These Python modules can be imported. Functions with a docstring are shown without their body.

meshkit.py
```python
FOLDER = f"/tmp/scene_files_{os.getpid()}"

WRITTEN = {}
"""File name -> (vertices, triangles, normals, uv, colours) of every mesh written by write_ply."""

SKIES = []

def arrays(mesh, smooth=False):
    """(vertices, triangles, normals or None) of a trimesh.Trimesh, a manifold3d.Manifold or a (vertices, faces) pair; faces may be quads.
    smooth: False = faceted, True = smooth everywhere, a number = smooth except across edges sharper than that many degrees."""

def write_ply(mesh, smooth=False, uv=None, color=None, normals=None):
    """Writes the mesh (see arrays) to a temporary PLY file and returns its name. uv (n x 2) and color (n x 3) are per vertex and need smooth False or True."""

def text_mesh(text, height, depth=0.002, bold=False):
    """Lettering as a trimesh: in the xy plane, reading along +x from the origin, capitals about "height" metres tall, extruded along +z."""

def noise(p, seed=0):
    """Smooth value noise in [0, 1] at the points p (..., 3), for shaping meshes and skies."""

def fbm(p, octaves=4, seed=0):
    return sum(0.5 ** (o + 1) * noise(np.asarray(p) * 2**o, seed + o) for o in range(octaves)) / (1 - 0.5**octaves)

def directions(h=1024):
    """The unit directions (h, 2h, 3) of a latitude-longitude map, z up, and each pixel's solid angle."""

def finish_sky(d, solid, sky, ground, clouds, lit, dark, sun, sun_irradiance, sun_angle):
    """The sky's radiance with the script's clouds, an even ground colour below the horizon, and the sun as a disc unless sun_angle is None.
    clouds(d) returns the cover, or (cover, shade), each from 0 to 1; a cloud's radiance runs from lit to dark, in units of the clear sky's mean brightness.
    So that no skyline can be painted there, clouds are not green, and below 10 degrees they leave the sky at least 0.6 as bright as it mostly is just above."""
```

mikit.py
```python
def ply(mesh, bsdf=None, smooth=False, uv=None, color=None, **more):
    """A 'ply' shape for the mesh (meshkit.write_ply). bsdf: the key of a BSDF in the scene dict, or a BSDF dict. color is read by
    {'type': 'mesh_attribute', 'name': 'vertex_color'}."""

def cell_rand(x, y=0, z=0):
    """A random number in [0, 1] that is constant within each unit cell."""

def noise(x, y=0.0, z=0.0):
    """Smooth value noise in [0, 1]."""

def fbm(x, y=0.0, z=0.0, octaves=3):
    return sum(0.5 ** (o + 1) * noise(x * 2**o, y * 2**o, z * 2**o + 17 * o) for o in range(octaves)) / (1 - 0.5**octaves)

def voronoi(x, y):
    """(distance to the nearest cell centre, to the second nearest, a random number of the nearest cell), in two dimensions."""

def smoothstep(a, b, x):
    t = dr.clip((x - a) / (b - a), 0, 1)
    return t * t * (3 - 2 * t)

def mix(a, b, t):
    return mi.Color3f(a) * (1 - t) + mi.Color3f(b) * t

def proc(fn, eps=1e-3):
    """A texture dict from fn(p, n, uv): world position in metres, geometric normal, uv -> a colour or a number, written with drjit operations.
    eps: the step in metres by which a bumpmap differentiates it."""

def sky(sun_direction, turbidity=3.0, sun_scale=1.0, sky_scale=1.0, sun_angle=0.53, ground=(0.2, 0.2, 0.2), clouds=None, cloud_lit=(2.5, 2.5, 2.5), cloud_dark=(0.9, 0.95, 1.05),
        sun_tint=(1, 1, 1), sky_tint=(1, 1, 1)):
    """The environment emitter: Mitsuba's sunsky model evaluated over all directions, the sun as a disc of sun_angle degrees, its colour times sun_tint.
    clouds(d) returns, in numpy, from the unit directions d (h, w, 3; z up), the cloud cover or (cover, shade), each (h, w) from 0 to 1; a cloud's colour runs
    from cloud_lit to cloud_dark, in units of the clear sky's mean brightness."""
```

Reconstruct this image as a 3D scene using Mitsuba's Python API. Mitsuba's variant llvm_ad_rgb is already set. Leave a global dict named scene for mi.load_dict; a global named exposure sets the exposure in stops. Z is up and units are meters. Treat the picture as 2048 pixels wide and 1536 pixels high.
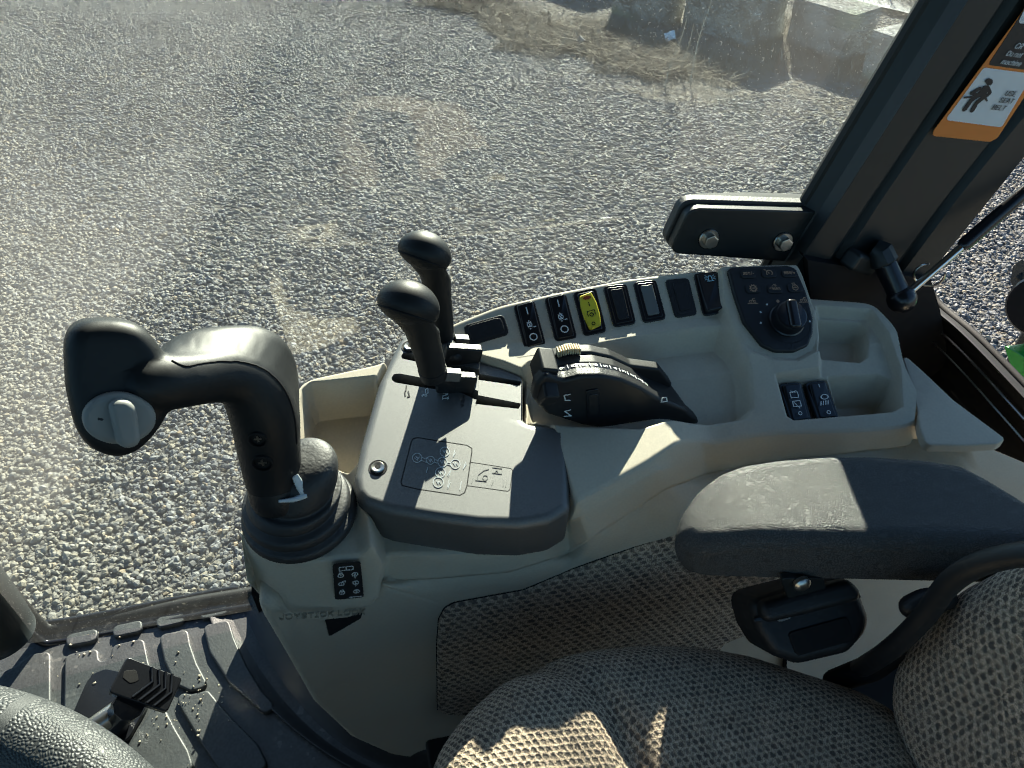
import math
import numpy as np
import trimesh
import manifold3d as m3
import mapbox_earcut
import mitsuba as mi
import drjit as dr
import mikit
import meshkit
from mikit import proc, noise, fbm, voronoi, cell_rand, smoothstep, mix
from scipy.interpolate import make_interp_spline
from shapely.geometry import Polygon, LineString
from shapely.ops import unary_union

# ------------------------------------------------------------------ camera, sky, exposure
scene, labels = {}, {}
exposure = 4.1
T = mi.ScalarTransform4f
PITCH, YAW = math.radians(42), math.radians(12)
EYE = np.array([0.0, 0.0, 2.2])
FWD = np.array([math.sin(YAW) * math.cos(PITCH), math.cos(YAW) * math.cos(PITCH), -math.sin(PITCH)])
scene['camera'] = {'type': 'perspective', 'fov': 67.34, 'fov_axis': 'x', 'near_clip': 0.02, 'far_clip': 400.0,
                   'to_world': T().look_at(origin=EYE.tolist(), target=(EYE + FWD).tolist(), up=[0, 0, 1])}
SUN_AZ, SUN_EL = math.radians(22), math.radians(26)
SUN = np.array([math.sin(SUN_AZ) * math.cos(SUN_EL), math.cos(SUN_AZ) * math.cos(SUN_EL), math.sin(SUN_EL)])
scene['sky'] = mikit.sky(SUN.tolist(), turbidity=2.0, sky_scale=0.38, sun_tint=(0.80, 0.95, 1.24), sky_tint=(0.90, 1.0, 1.06))

# ------------------------------------------------------------------ helpers
A = np.array
RNG = np.random.default_rng(7)


def unit(v):
    v = np.asarray(v, float)
    return v / max(np.linalg.norm(v), 1e-12)


def tag(key, label=None, cat=None, group=None, kind=None):
    d = labels.setdefault(key, {})
    for k, v in (('label', label), ('category', cat), ('group', group), ('kind', kind)):
        if v:
            d[k] = v


def put(key, mesh, bsdf, smooth=35, **kw):
    n, k = key, 0
    while n in scene:
        k += 1
        n = f'{key}_{k:03d}'
    scene[n] = mikit.ply(mesh, bsdf, smooth, **kw)
    return n


def spline(P, n, closed=False, k=3):
    P = np.asarray(P, float)
    if closed:
        P = np.vstack([P[-3:], P, P[:4]])
    s = np.concatenate([[0], np.cumsum(np.sqrt(np.linalg.norm(np.diff(P, axis=0), axis=1)) + 1e-9)]) if k > 1 else np.concatenate([[0], np.cumsum(np.linalg.norm(np.diff(P, axis=0), axis=1) + 1e-9)])
    f = make_interp_spline(s, P, k=min(k, len(P) - 1))
    if closed:
        return f(np.linspace(s[3], s[-4], n, endpoint=False))
    return f(np.linspace(0, s[-1], n))


def even(P, n, closed=False):
    """Points of a polyline at even spacing."""
    P = np.asarray(P, float)
    if closed:
        P = np.vstack([P, P[:1]])
    s = np.concatenate([[0], np.cumsum(np.linalg.norm(np.diff(P, axis=0), axis=1))])
    t = np.linspace(0, s[-1], n + 1)[:-1] if closed else np.linspace(0, s[-1], n)
    return np.stack([np.interp(t, s, P[:, i]) for i in range(P.shape[1])], 1)


def smooth_line(P, n, k=3, closed=False):
    return even(spline(P, n * 4, closed, k), n, closed)


def grid(G, cu=False, cv=False):
    """G (nv, nu, 3) -> trimesh with quads."""
    nv, nu = G.shape[:2]
    i = np.arange(nv * nu).reshape(nv, nu)
    if cu:
        i = np.hstack([i, i[:, :1]])
    if cv:
        i = np.vstack([i, i[:1]])
    a, b, c, d = i[:-1, :-1], i[:-1, 1:], i[1:, 1:], i[1:, :-1]
    F = np.concatenate([np.stack([a, b, c], -1).reshape(-1, 3), np.stack([a, c, d], -1).reshape(-1, 3)])
    return trimesh.Trimesh(G.reshape(-1, 3), F, process=False)


def loft(rows, nu, nv, kv=3, ku=3, closed=False, cap=False):
    R = [spline(r, nu, closed, ku) for r in rows]
    R = np.stack(R)
    s = np.linspace(0, 1, len(rows))
    f = make_interp_spline(s, R.reshape(len(rows), -1), k=min(kv, len(rows) - 1))
    G = f(np.linspace(0, 1, nv)).reshape(nv, nu, 3)
    m = grid(G, cu=closed)
    if cap:
        V, F = list(m.vertices), list(m.faces)
        for row, base, flip in ((G[0], 0, True), (G[-1], (nv - 1) * nu, False)):
            c = len(V)
            V.append(row.mean(0))
            for j in range(nu):
                a, b = base + j, base + (j + 1) % nu
                F.append([c, b, a] if flip else [c, a, b])
        m = trimesh.Trimesh(np.array(V), np.array(F), process=False)
    return m, G


def slab(G, t):
    """A grid sheet given thickness t behind its normals."""
    du, dv = np.gradient(G, axis=1), np.gradient(G, axis=0)
    n = np.cross(du, dv)
    n /= np.linalg.norm(n, axis=-1, keepdims=True) + 1e-12
    B = G - n * t
    edge = np.vstack([G[0], G[1:, -1], G[-1, -2::-1], G[-2:0:-1, 0]])
    edgeB = np.vstack([B[0], B[1:, -1], B[-1, -2::-1], B[-2:0:-1, 0]])
    return trimesh.util.concatenate([grid(G), grid(B[:, ::-1]), grid(np.stack([edgeB, edge]), cu=True)])


def frame(n, xdir=(1, 0, 0)):
    n = unit(n)
    xdir = (0, 1, 0) if abs(np.dot(n, unit(xdir))) > 0.98 else xdir
    x = unit(np.asarray(xdir, float) - n * np.dot(n, xdir))
    return np.stack([x, np.cross(n, x), n])


def plane_normal(P):
    P = np.asarray(P, float)
    c = P - P.mean(0)
    n = np.linalg.svd(c)[2][2]
    return n if n[2] > 0 else -n


def earcut(rings):
    V = np.vstack(rings)
    ends = np.cumsum([len(r) for r in rings]).astype(np.uint32)
    return np.asarray(mapbox_earcut.triangulate_float64(V, ends)).reshape(-1, 3).astype(int)


def prism2(poly, depth, r=0.0, seg=3, step=0.004):
    """Extrude a shapely polygon (no holes) from z=0 down to -depth, its top edge rounded by r."""
    ring = A(poly.exterior.coords)[:-1]
    if Polygon(ring).exterior.is_ccw is False:
        ring = ring[::-1]
    if r > 0:
        n = max(12, int(Polygon(ring).length / step))
        ring = even(ring, n, True)
    d1, d2 = np.roll(ring, -1, 0) - ring, ring - np.roll(ring, 1, 0)
    nn = np.stack([d1[:, 1], -d1[:, 0]], 1) / (np.linalg.norm(d1, axis=1)[:, None] + 1e-12) + np.stack([d2[:, 1], -d2[:, 0]], 1) / (np.linalg.norm(d2, axis=1)[:, None] + 1e-12)
    nn /= np.linalg.norm(nn, axis=1, keepdims=True) + 1e-12
    layers = [(0.0, -depth)]
    if r > 0:
        layers += [(r * (1 - math.cos(a)), -r + r * math.sin(a)) for a in np.linspace(0, math.pi / 2, seg + 1)]
    else:
        layers += [(0.0, 0.0)]
    G = np.stack([np.column_stack([ring - nn * ins, np.full(len(ring), z)]) for ins, z in layers])
    m = grid(G, cu=True)
    N = len(ring)
    top = earcut([G[-1][:, :2]]) + (len(layers) - 1) * N
    bot = earcut([G[0][:, :2]])[:, ::-1]
    return trimesh.Trimesh(m.vertices, np.vstack([m.faces, top, bot]), process=False)


def round_poly(P, rc, q=6):
    g = Polygon(P)
    return g.buffer(-rc, quad_segs=q).buffer(2 * rc, quad_segs=q).buffer(-rc, quad_segs=q) if rc > 0 else g


def local(P, n, xdir=(1, 0, 0), o=None):
    P = np.asarray(P, float)
    R = frame(n, xdir)
    o = P.mean(0) if o is None else np.asarray(o, float)
    return (P - o).dot(R.T), R, o


def prism(P, n, depth, r=0.0, rc=0.0, lift=0.0, seg=3, step=0.004):
    """P: coplanar outline in space, n its outward normal; lifted by lift along n, then depth downwards."""
    L, R, o = local(P, n)
    g = round_poly(L[:, :2], max(rc, r * 1.05 if r else 0))
    if g.geom_type != 'Polygon':
        g = max(g.geoms, key=lambda x: x.area)
    m = prism2(g, depth, r, seg, step)
    m.vertices = (m.vertices + [0, 0, lift]).dot(R) + o
    return m


def man(m):
    return m3.Manifold(m3.Mesh(np.asarray(m.vertices, np.float32), np.asarray(m.faces, np.uint32)))


def tri(M):
    q = M.to_mesh()
    return trimesh.Trimesh(np.array(q.vert_properties[:, :3], float), np.array(q.tri_verts, int), process=False)


def box(c, s, R=None, r=0.0):
    if r > 0:
        sx, sy, sz = (A(s) / 2 - r)
        S = m3.Manifold.sphere(r, 16)
        m = tri(m3.Manifold.batch_hull([S.translate((x, y, z)) for x in (-sx, sx) for y in (-sy, sy) for z in (-sz, sz)]))
    else:
        m = trimesh.creation.box(s)
    v = np.array(m.vertices)
    m.vertices = (v.dot(R) if R is not None else v) + A(c)
    return m


def tube(path, rad, n=16, caps=True, squash=None, up=(0, 0, 1)):
    P = np.asarray(path, float)
    rad = np.broadcast_to(np.asarray(rad, float), (len(P),))
    t = np.gradient(P, axis=0)
    t /= np.linalg.norm(t, axis=1, keepdims=True) + 1e-12
    u = unit(np.cross(t[0], up)) if abs(np.dot(t[0], unit(up))) < 0.98 else unit(np.cross(t[0], [1, 0.2, 0]))
    rows, a = [], np.linspace(0, 2 * np.pi, n, endpoint=False)
    for i in range(len(P)):
        u = unit(u - t[i] * np.dot(u, t[i]))
        w = np.cross(t[i], u)
        q = 1.0 if squash is None else squash
        rows.append(P[i] + rad[i] * (np.cos(a)[:, None] * u + q * np.sin(a)[:, None] * w))
    m = grid(np.stack(rows), cu=True)
    if caps:
        V, F = list(m.vertices), list(m.faces)
        for base, flip, c in ((0, False, P[0]), ((len(P) - 1) * n, True, P[-1])):
            k = len(V)
            V.append(c)
            for j in range(n):
                p, q = base + j, base + (j + 1) % n
                F.append([k, p, q] if not flip else [k, q, p])
        m = trimesh.Trimesh(np.array(V), np.array(F)[:, ::-1], process=False)
    else:
        m.invert()
    return m


def lathe(profile, axis, origin, n=32, xdir=(1, 0, 0)):
    """profile: list of (radius, height) along axis from origin."""
    R = frame(axis, xdir)
    a = np.linspace(0, 2 * np.pi, n, endpoint=False)
    rows = []
    for r, h in profile:
        r = max(r, 1e-5)
        rows.append(np.column_stack([r * np.cos(a), r * np.sin(a), np.full(n, h)]).dot(R) + A(origin))
    return grid(np.stack(rows), cu=True)


def blob(chains, k=0.003, smooth=12):
    """Chains of (x, y, z, r): hulls of neighbouring spheres joined, refined and smoothed."""
    M = m3.Manifold()
    for ch in chains:
        S = [m3.Manifold.sphere(float(c[3]), 24).translate(tuple(float(x) for x in c[:3])) for c in ch]
        for a, b in zip(S[:-1], S[1:]):
            M = M + m3.Manifold.batch_hull([a, b])
        if len(S) == 1:
            M = M + S[0]
    m = tri(M.refine_to_length(k))
    m = trimesh.Trimesh(m.vertices, m.faces, process=True)
    trimesh.smoothing.filter_taubin(m, lamb=0.6, nu=0.53, iterations=smooth)
    return m


def flat(polys, n, o, R, lift=0.0004, h=0.0003):
    """shapely geometry in the local plane -> thin raised print."""
    g = unary_union(polys)
    out = []
    for p in getattr(g, 'geoms', [g]):
        if p.area < 1e-9:
            continue
        rings = [A(p.exterior.coords)[:-1]] + [A(q.coords)[:-1] for q in p.interiors]
        V = np.vstack(rings)
        F = earcut(rings)
        v2 = V[F[:, 1]] - V[F[:, 0]]
        w2 = V[F[:, 2]] - V[F[:, 0]]
        neg = v2[:, 0] * w2[:, 1] - v2[:, 1] * w2[:, 0] < 0
        F[neg] = F[neg][:, ::-1]
        N = len(V)
        Vt, Vb = np.column_stack([V, np.full(N, lift + h)]), np.column_stack([V, np.full(N, lift)])
        S, k = [], 0
        for q in rings:
            i = np.arange(len(q)) + k
            j = np.roll(i, -1)
            S += [np.stack([i + N, j + N, j], 1), np.stack([i + N, j, i], 1)]
            k += len(q)
        out.append(trimesh.Trimesh(np.vstack([Vt, Vb]), np.vstack([F] + S), process=False))
    m = trimesh.util.concatenate(out)
    m.vertices = m.vertices.dot(R) + o
    return m


def line(pts, w, cap=1):
    return LineString(pts).buffer(w / 2, cap_style=cap, quad_segs=3)


def ringp(c, r, w, sx=1.0, sy=1.0, n=20):
    a = np.linspace(0, 2 * np.pi, n, endpoint=False)
    o = Polygon(np.column_stack([c[0] + (r + w / 2) * sx * np.cos(a), c[1] + (r + w / 2) * sy * np.sin(a)]))
    i = Polygon(np.column_stack([c[0] + (r - w / 2) * sx * np.cos(a), c[1] + (r - w / 2) * sy * np.sin(a)]))
    return o.difference(i)


def disc(c, r, n=16, sx=1.0, sy=1.0):
    a = np.linspace(0, 2 * np.pi, n, endpoint=False)
    return Polygon(np.column_stack([c[0] + r * sx * np.cos(a), c[1] + r * sy * np.sin(a)]))


def quad_frame(Q):
    """Corners (top-left, top-right, bottom-right, bottom-left) of a quad in space -> a map of (u, v) in [0,1] (v down) to local plane, with R, o, n."""
    Q = np.asarray(Q, float)
    n = unit(np.cross(Q[2] - Q[0], Q[1] - Q[3]))
    if n[2] < 0:
        n = -n
    L, R, o = local(Q, n, Q[1] - Q[0])
    return L[:, :2], R, o, n


def text(s, o, xdir, n, height, depth=0.0004, lift=0.0004, bold=False, shear=0.0, xs=1.0, center=True):
    m = meshkit.text_mesh(s, height, depth, bold)
    v = np.array(m.vertices)
    if center:
        v[:, 0] -= v[:, 0].mean() * 0 + (v[:, 0].max() + v[:, 0].min()) / 2
        v[:, 1] -= height / 2
    v[:, 0] = v[:, 0] * xs + shear * v[:, 1]
    v[:, 2] += lift
    R = frame(n, xdir)
    m.vertices = v.dot(R) + A(o)
    return m


def cat(*ms):
    return trimesh.util.concatenate([m for m in ms if m is not None])


# ------------------------------------------------------------------ materials
def principled(name, base, rough, spec=0.5, metallic=0.0, bump=None, scale=None, eps=5e-4, **kw):
    b = {'type': 'principled', 'base_color': base if isinstance(base, dict) else {'type': 'rgb', 'value': list(base)},
         'roughness': rough, 'specular': spec, 'metallic': metallic, **kw}
    if bump is not None:
        b = {'type': 'bumpmap', 'arbitrary': proc(bump, eps), 'scale': scale, 'bsdf': b}
    scene[name] = {'type': 'twosided', 'bsdf': b}


def grain(f, octaves=2):
    def fn(p, n, uv):
        return fbm(p.x * f, p.y * f, p.z * f, octaves)
    return fn


def beige_col(p, n, uv):
    d = fbm(p.x * 9, p.y * 9, p.z * 9, 3)
    s = smoothstep(0.62, 0.8, noise(p.x * 55, p.y * 55, p.z * 55)) * smoothstep(0.5, 0.7, d)
    return mix((0.48, 0.43, 0.34), (0.39, 0.345, 0.275), 0.35 * d + 0.25 * s) * (0.94 + 0.12 * noise(p.x * 800, p.y * 800, p.z * 800))


principled('mat_beige', proc(beige_col), 0.55, 0.4)


def plate_col(p, n, uv):
    dust = fbm(p.x * 14, p.y * 14, p.z * 14, 3)
    g = noise(p.x * 1000, p.y * 1000, p.z * 1000)
    return mix((0.010, 0.011, 0.012), (0.036, 0.038, 0.038), 0.55 * dust + 0.45 * g)


scene['mat_plate'] = {'type': 'twosided', 'bsdf': {'type': 'principled', 'base_color': proc(plate_col), 'roughness': 0.6, 'eta': 2.5}}


def dusty_black(p, n, uv):
    d = fbm(p.x * 22, p.y * 22, p.z * 22, 3)
    s = smoothstep(0.7, 0.85, noise(p.x * 160, p.y * 160, p.z * 160))
    return mix((0.010, 0.011, 0.013), (0.045, 0.045, 0.042), 0.25 * d * d + 0.2 * s * d)


principled('mat_black', proc(dusty_black), 0.45, 0.4, bump=grain(800), scale=0.0003, eps=3e-4)
principled('mat_grip', (0.010, 0.0115, 0.013), 0.5, 0.33)
principled('mat_gloss', (0.010, 0.011, 0.014), 0.22, 0.5)
principled('mat_dark', (0.006, 0.006, 0.007), 0.7, 0.3)
principled('mat_rubber', proc(dusty_black), 0.6, 0.8, bump=grain(500), scale=0.0004, eps=4e-4)
principled('mat_paint', (0.014, 0.0175, 0.0185), 0.42, 0.45)
principled('mat_seal', (0.012, 0.012, 0.012), 0.5, 0.4)
principled('mat_grey', (0.24, 0.245, 0.235), 0.5, 0.4)
principled('mat_metal', (0.55, 0.54, 0.5), 0.28, 0.5, 1.0)
principled('mat_chrome', (0.62, 0.62, 0.6), 0.16, 0.5, 1.0)
principled('mat_white', (0.72, 0.74, 0.72), 0.5, 0.4)
principled('mat_bluewhite', (0.35, 0.55, 0.62), 0.5, 0.4)
principled('mat_tan_print', (0.40, 0.25, 0.16), 0.5, 0.4)
principled('mat_yellow', (0.68, 0.56, 0.035), 0.4, 0.5)
principled('mat_red', (0.30, 0.055, 0.02), 0.35, 0.5)
principled('mat_orange', (0.62, 0.19, 0.03), 0.45, 0.4)
principled('mat_sticker', (0.58, 0.62, 0.64), 0.42, 0.4)
principled('mat_print_black', (0.015, 0.015, 0.016), 0.5, 0.4)
principled('mat_green', (0.02, 0.22, 0.03), 0.3, 0.5)
principled('mat_worn', (0.13, 0.135, 0.13), 0.4, 0.5)
principled('mat_plate_edge', (0.035, 0.04, 0.045), 0.7, 0.25)
principled('mat_sand', (0.42, 0.38, 0.3), 0.8, 0.3)
principled('mat_beige_shaded', (0.27, 0.24, 0.185), 0.6, 0.3)
principled('mat_headliner', (0.06, 0.06, 0.058), 0.9, 0.2)
principled('mat_ridge', (0.62, 0.52, 0.33), 0.5, 0.4)


def leather_h(p, n, uv):
    f1, f2, k = voronoi(uv.x * 430 + 1.8 * noise(uv.x * 300, uv.y * 300), uv.y * 430 + 1.8 * noise(uv.x * 300, uv.y * 300, 5))
    return smoothstep(0.0, 0.5, f2 - f1)




def leather_col(p, n, uv):
    return mix((0.016, 0.017, 0.018), (0.052, 0.053, 0.054), leather_h(p, n, uv))


principled('mat_armrest', proc(leather_col), 0.57, 0.85, bump=leather_h, scale=0.0007, eps=3e-4)


def wheel_h(p, n, uv):
    w = 1.5 * noise(uv.x * 90, uv.y * 90)
    f1, f2, k = voronoi(uv.x * 520 + w, uv.y * 760 - w)
    return smoothstep(0.0, 0.6, f2 - f1)




def wheel_col(p, n, uv):
    return mix((0.02, 0.023, 0.025), (0.044, 0.049, 0.052), wheel_h(p, n, uv))


principled('mat_wheel', proc(wheel_col), 0.5, 0.6, bump=wheel_h, scale=0.00035, eps=4e-4)


def weave(uv):
    """Chunky knitted cloth: columns of twisted tufts with ragged dark gaps between them, staggered."""
    wx = 0.20 * (noise(uv.x * 330, uv.y * 330) - 0.5) + 0.20 * (noise(uv.x * 900, uv.y * 700, 7) - 0.5)
    wy = 0.20 * (noise(uv.x * 300, uv.y * 300, 9) - 0.5) + 0.22 * (noise(uv.x * 1000, uv.y * 800, 5) - 0.5)
    x, y = uv.x / 0.0088 + wx, uv.y / 0.0071 + wy
    row = dr.floor(y)
    odd = row - 2 * dr.floor(row / 2)
    xx = x + 0.5 * odd
    fx, fy = xx - dr.floor(xx) - 0.5, y - row - 0.5
    r = cell_rand(dr.floor(xx), row, 4)
    fx = fx + 0.25 * fy
    d = dr.power(dr.power(dr.abs(fx) * 1.15, 2.6) + dr.power(dr.abs(fy) * 0.95, 2.6), 1 / 2.6)
    hole = 1 - smoothstep(0.18 + 0.07 * r, 0.44 + 0.05 * r, d)
    thread = noise(uv.x * 2100, uv.y * 620) * 0.55 + noise(uv.x * 1300, uv.y * 1500, 3) * 0.45
    return hole, thread, r


def fabric_col(p, n, uv):
    h, t, r = weave(uv)
    c = mix((0.27, 0.205, 0.15), (0.74, 0.59, 0.45), smoothstep(0.2, 0.8, t))
    c = mix(c, (0.32, 0.265, 0.21), 0.4 * noise(uv.x * 60, uv.y * 60))
    return mix(c, (0.065, 0.058, 0.054), h * (0.62 + 0.25 * r))


def fabric_h(p, n, uv):
    h, t, r = weave(uv)
    return (1 - h) * 0.6 + 0.4 * t


principled('mat_fabric', proc(fabric_col), 0.95, 0.15, bump=fabric_h, scale=0.0032, eps=4e-4)


def mat_col(p, n, uv):
    d = fbm(p.x * 11, p.y * 11, 0, 4)
    s = smoothstep(0.72, 0.8, noise(p.x * 130, p.y * 130, 1)) * smoothstep(0.5, 0.62, d)
    return mix(mix((0.016, 0.020, 0.023), (0.050, 0.058, 0.060), smoothstep(0.35, 0.8, d) * 0.55), (0.15, 0.15, 0.14), 0.3 * s) * (0.75 + 0.5 * noise(p.x * 420, p.y * 420, 5))


principled('mat_floor', proc(mat_col), 0.55, 0.8, bump=grain(500, 2), scale=0.0002, eps=5e-4)


def dust_map(p):
    """Where fine pale dust lies between the stones: wheel ways and drifts."""
    wx, wy = fbm(p.x * 1.3, p.y * 1.3, 11, 3) - 0.5, fbm(p.x * 1.3, p.y * 1.3, 23, 3) - 0.5
    u, v = 0.83 * p.x + 0.56 * p.y + 1.6 * wx, -0.56 * p.x + 0.83 * p.y + 1.6 * wy
    drift = smoothstep(0.38, 0.78, fbm(u * 0.55 + 3, v * 1.1, 0, 4))
    track = smoothstep(0.75, 0.1, dr.abs(p.y - 3.5 - 0.16 * p.x + 0.9 * wx))
    far = smoothstep(0.7, 0.1, dr.abs(p.y - 7.2 + 0.55 * p.x + 1.0 * wy))
    return dr.clip(0.75 * drift + 0.35 * track * (0.4 + fbm(u * 3, v * 3, 2, 2)) + 0.6 * far, 0, 1)


def stone_uv(p, n, uv):
    """uv holds each pebble's own random numbers."""
    g = mix((0.070, 0.074, 0.080), (0.195, 0.202, 0.21), uv.x * uv.x)
    g = mix(g, (0.30, 0.17, 0.075), smoothstep(0.95, 0.98, uv.y) * 0.7)
    g = mix(g, (0.25, 0.215, 0.15), smoothstep(0.62, 0.75, uv.y) * 0.55)
    tan = smoothstep(-0.30, -0.62, p.x / dr.maximum(p.y, 0.3) + 0.25 * (fbm(p.x * 1.5, p.y * 1.5, 3, 3) - 0.5))
    g = mix(g, (0.235, 0.215, 0.165), 0.5 * tan)
    return mix(g, (0.235, 0.232, 0.212), 0.45 * dust_map(p)) * (0.85 + 0.3 * noise(p.x * 180, p.y * 180, p.z * 180))


principled('mat_pebble', proc(stone_uv), 0.7, 0.4)


def ground_col(p, n, uv):
    f1, f2, k = voronoi(p.x * 55, p.y * 55)
    c = mix((0.085, 0.084, 0.08), (0.20, 0.198, 0.19), k * smoothstep(0.5, 0.2, f1))
    return mix(c, (0.27, 0.255, 0.21), 0.6 * dust_map(p))


def ground_h(p, n, uv):
    f1, f2, k = voronoi(p.x * 55, p.y * 55)
    return smoothstep(0.0, 0.5, f2 - f1) * k


principled('mat_ground', proc(ground_col), 0.9, 0.2, bump=ground_h, scale=0.012, eps=2e-3)


def straw_col(p, n, uv):
    return mix(mix((0.12, 0.095, 0.065), (0.58, 0.52, 0.41), uv.x * uv.x), (0.045, 0.038, 0.03), smoothstep(0.45, 0.8, uv.y))


principled('mat_straw', proc(straw_col), 0.8, 0.2)


def verge_col(p, n, uv):
    return mix((0.035, 0.028, 0.02), (0.17, 0.145, 0.11), smoothstep(0.35, 0.7, fbm(p.x * 30, p.y * 30, 0, 4)))


principled('mat_verge', proc(verge_col), 0.95, 0.1, bump=grain(45, 3), scale=0.03, eps=3e-3)


def rock_col(p, n, uv):
    d = fbm(p.x * 7, p.y * 7, p.z * 7, 4)
    s = noise(p.x * 95, p.y * 95, p.z * 95)
    lich = smoothstep(0.6, 0.72, fbm(p.x * 3.1 + 5, p.y * 3.1, p.z * 3.1, 3))
    c = mix((0.11, 0.112, 0.105), (0.29, 0.29, 0.27), smoothstep(0.3, 0.7, d))
    c = mix(c, (0.07, 0.07, 0.07), smoothstep(0.56, 0.68, s) * 0.8)
    c = mix(c, (0.42, 0.42, 0.40), smoothstep(0.66, 0.74, noise(p.x * 60, p.y * 60, p.z * 60 + 9)) * 0.7)
    return mix(c, (0.16, 0.20, 0.13), lich * 0.55)


principled('mat_rock', proc(rock_col), 0.85, 0.2, bump=grain(70, 3), scale=0.012, eps=2e-3)


def road_col(p, n, uv):
    return mix((0.30, 0.31, 0.31), (0.40, 0.40, 0.39), fbm(p.x * 6, p.y * 6, 0, 4))


principled('mat_road', proc(road_col), 0.8, 0.3)


def pane_dust_veil(p, n, uv):
    """Dried film and specks on the side window: plus a painted reflection veil at the front and haze by the rear pillar."""
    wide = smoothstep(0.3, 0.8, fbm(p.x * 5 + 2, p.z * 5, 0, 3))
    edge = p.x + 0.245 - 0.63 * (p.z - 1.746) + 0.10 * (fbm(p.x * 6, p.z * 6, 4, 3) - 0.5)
    front = smoothstep(0.05, -0.03, edge)  # pale veil standing in for a reflection in the glass
    rear = smoothstep(0.30, 0.62, p.x) * smoothstep(1.70, 1.95, p.z)  # light haze painted in towards the upper rear
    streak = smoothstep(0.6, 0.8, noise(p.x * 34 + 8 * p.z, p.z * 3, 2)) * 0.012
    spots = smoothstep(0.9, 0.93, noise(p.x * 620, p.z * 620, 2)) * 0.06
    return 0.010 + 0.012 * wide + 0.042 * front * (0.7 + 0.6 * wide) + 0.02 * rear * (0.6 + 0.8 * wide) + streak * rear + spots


scene['mat_glass'] = {'type': 'blendbsdf', 'weight': proc(pane_dust_veil),
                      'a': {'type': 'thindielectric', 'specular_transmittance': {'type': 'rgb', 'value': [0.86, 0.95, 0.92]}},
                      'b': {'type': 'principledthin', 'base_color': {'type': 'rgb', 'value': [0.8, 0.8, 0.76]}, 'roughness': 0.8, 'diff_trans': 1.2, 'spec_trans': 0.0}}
scene['mat_tinted_glass'] = {'type': 'thindielectric', 'specular_transmittance': {'type': 'rgb', 'value': [0.60, 0.70, 0.68]}}


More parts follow.
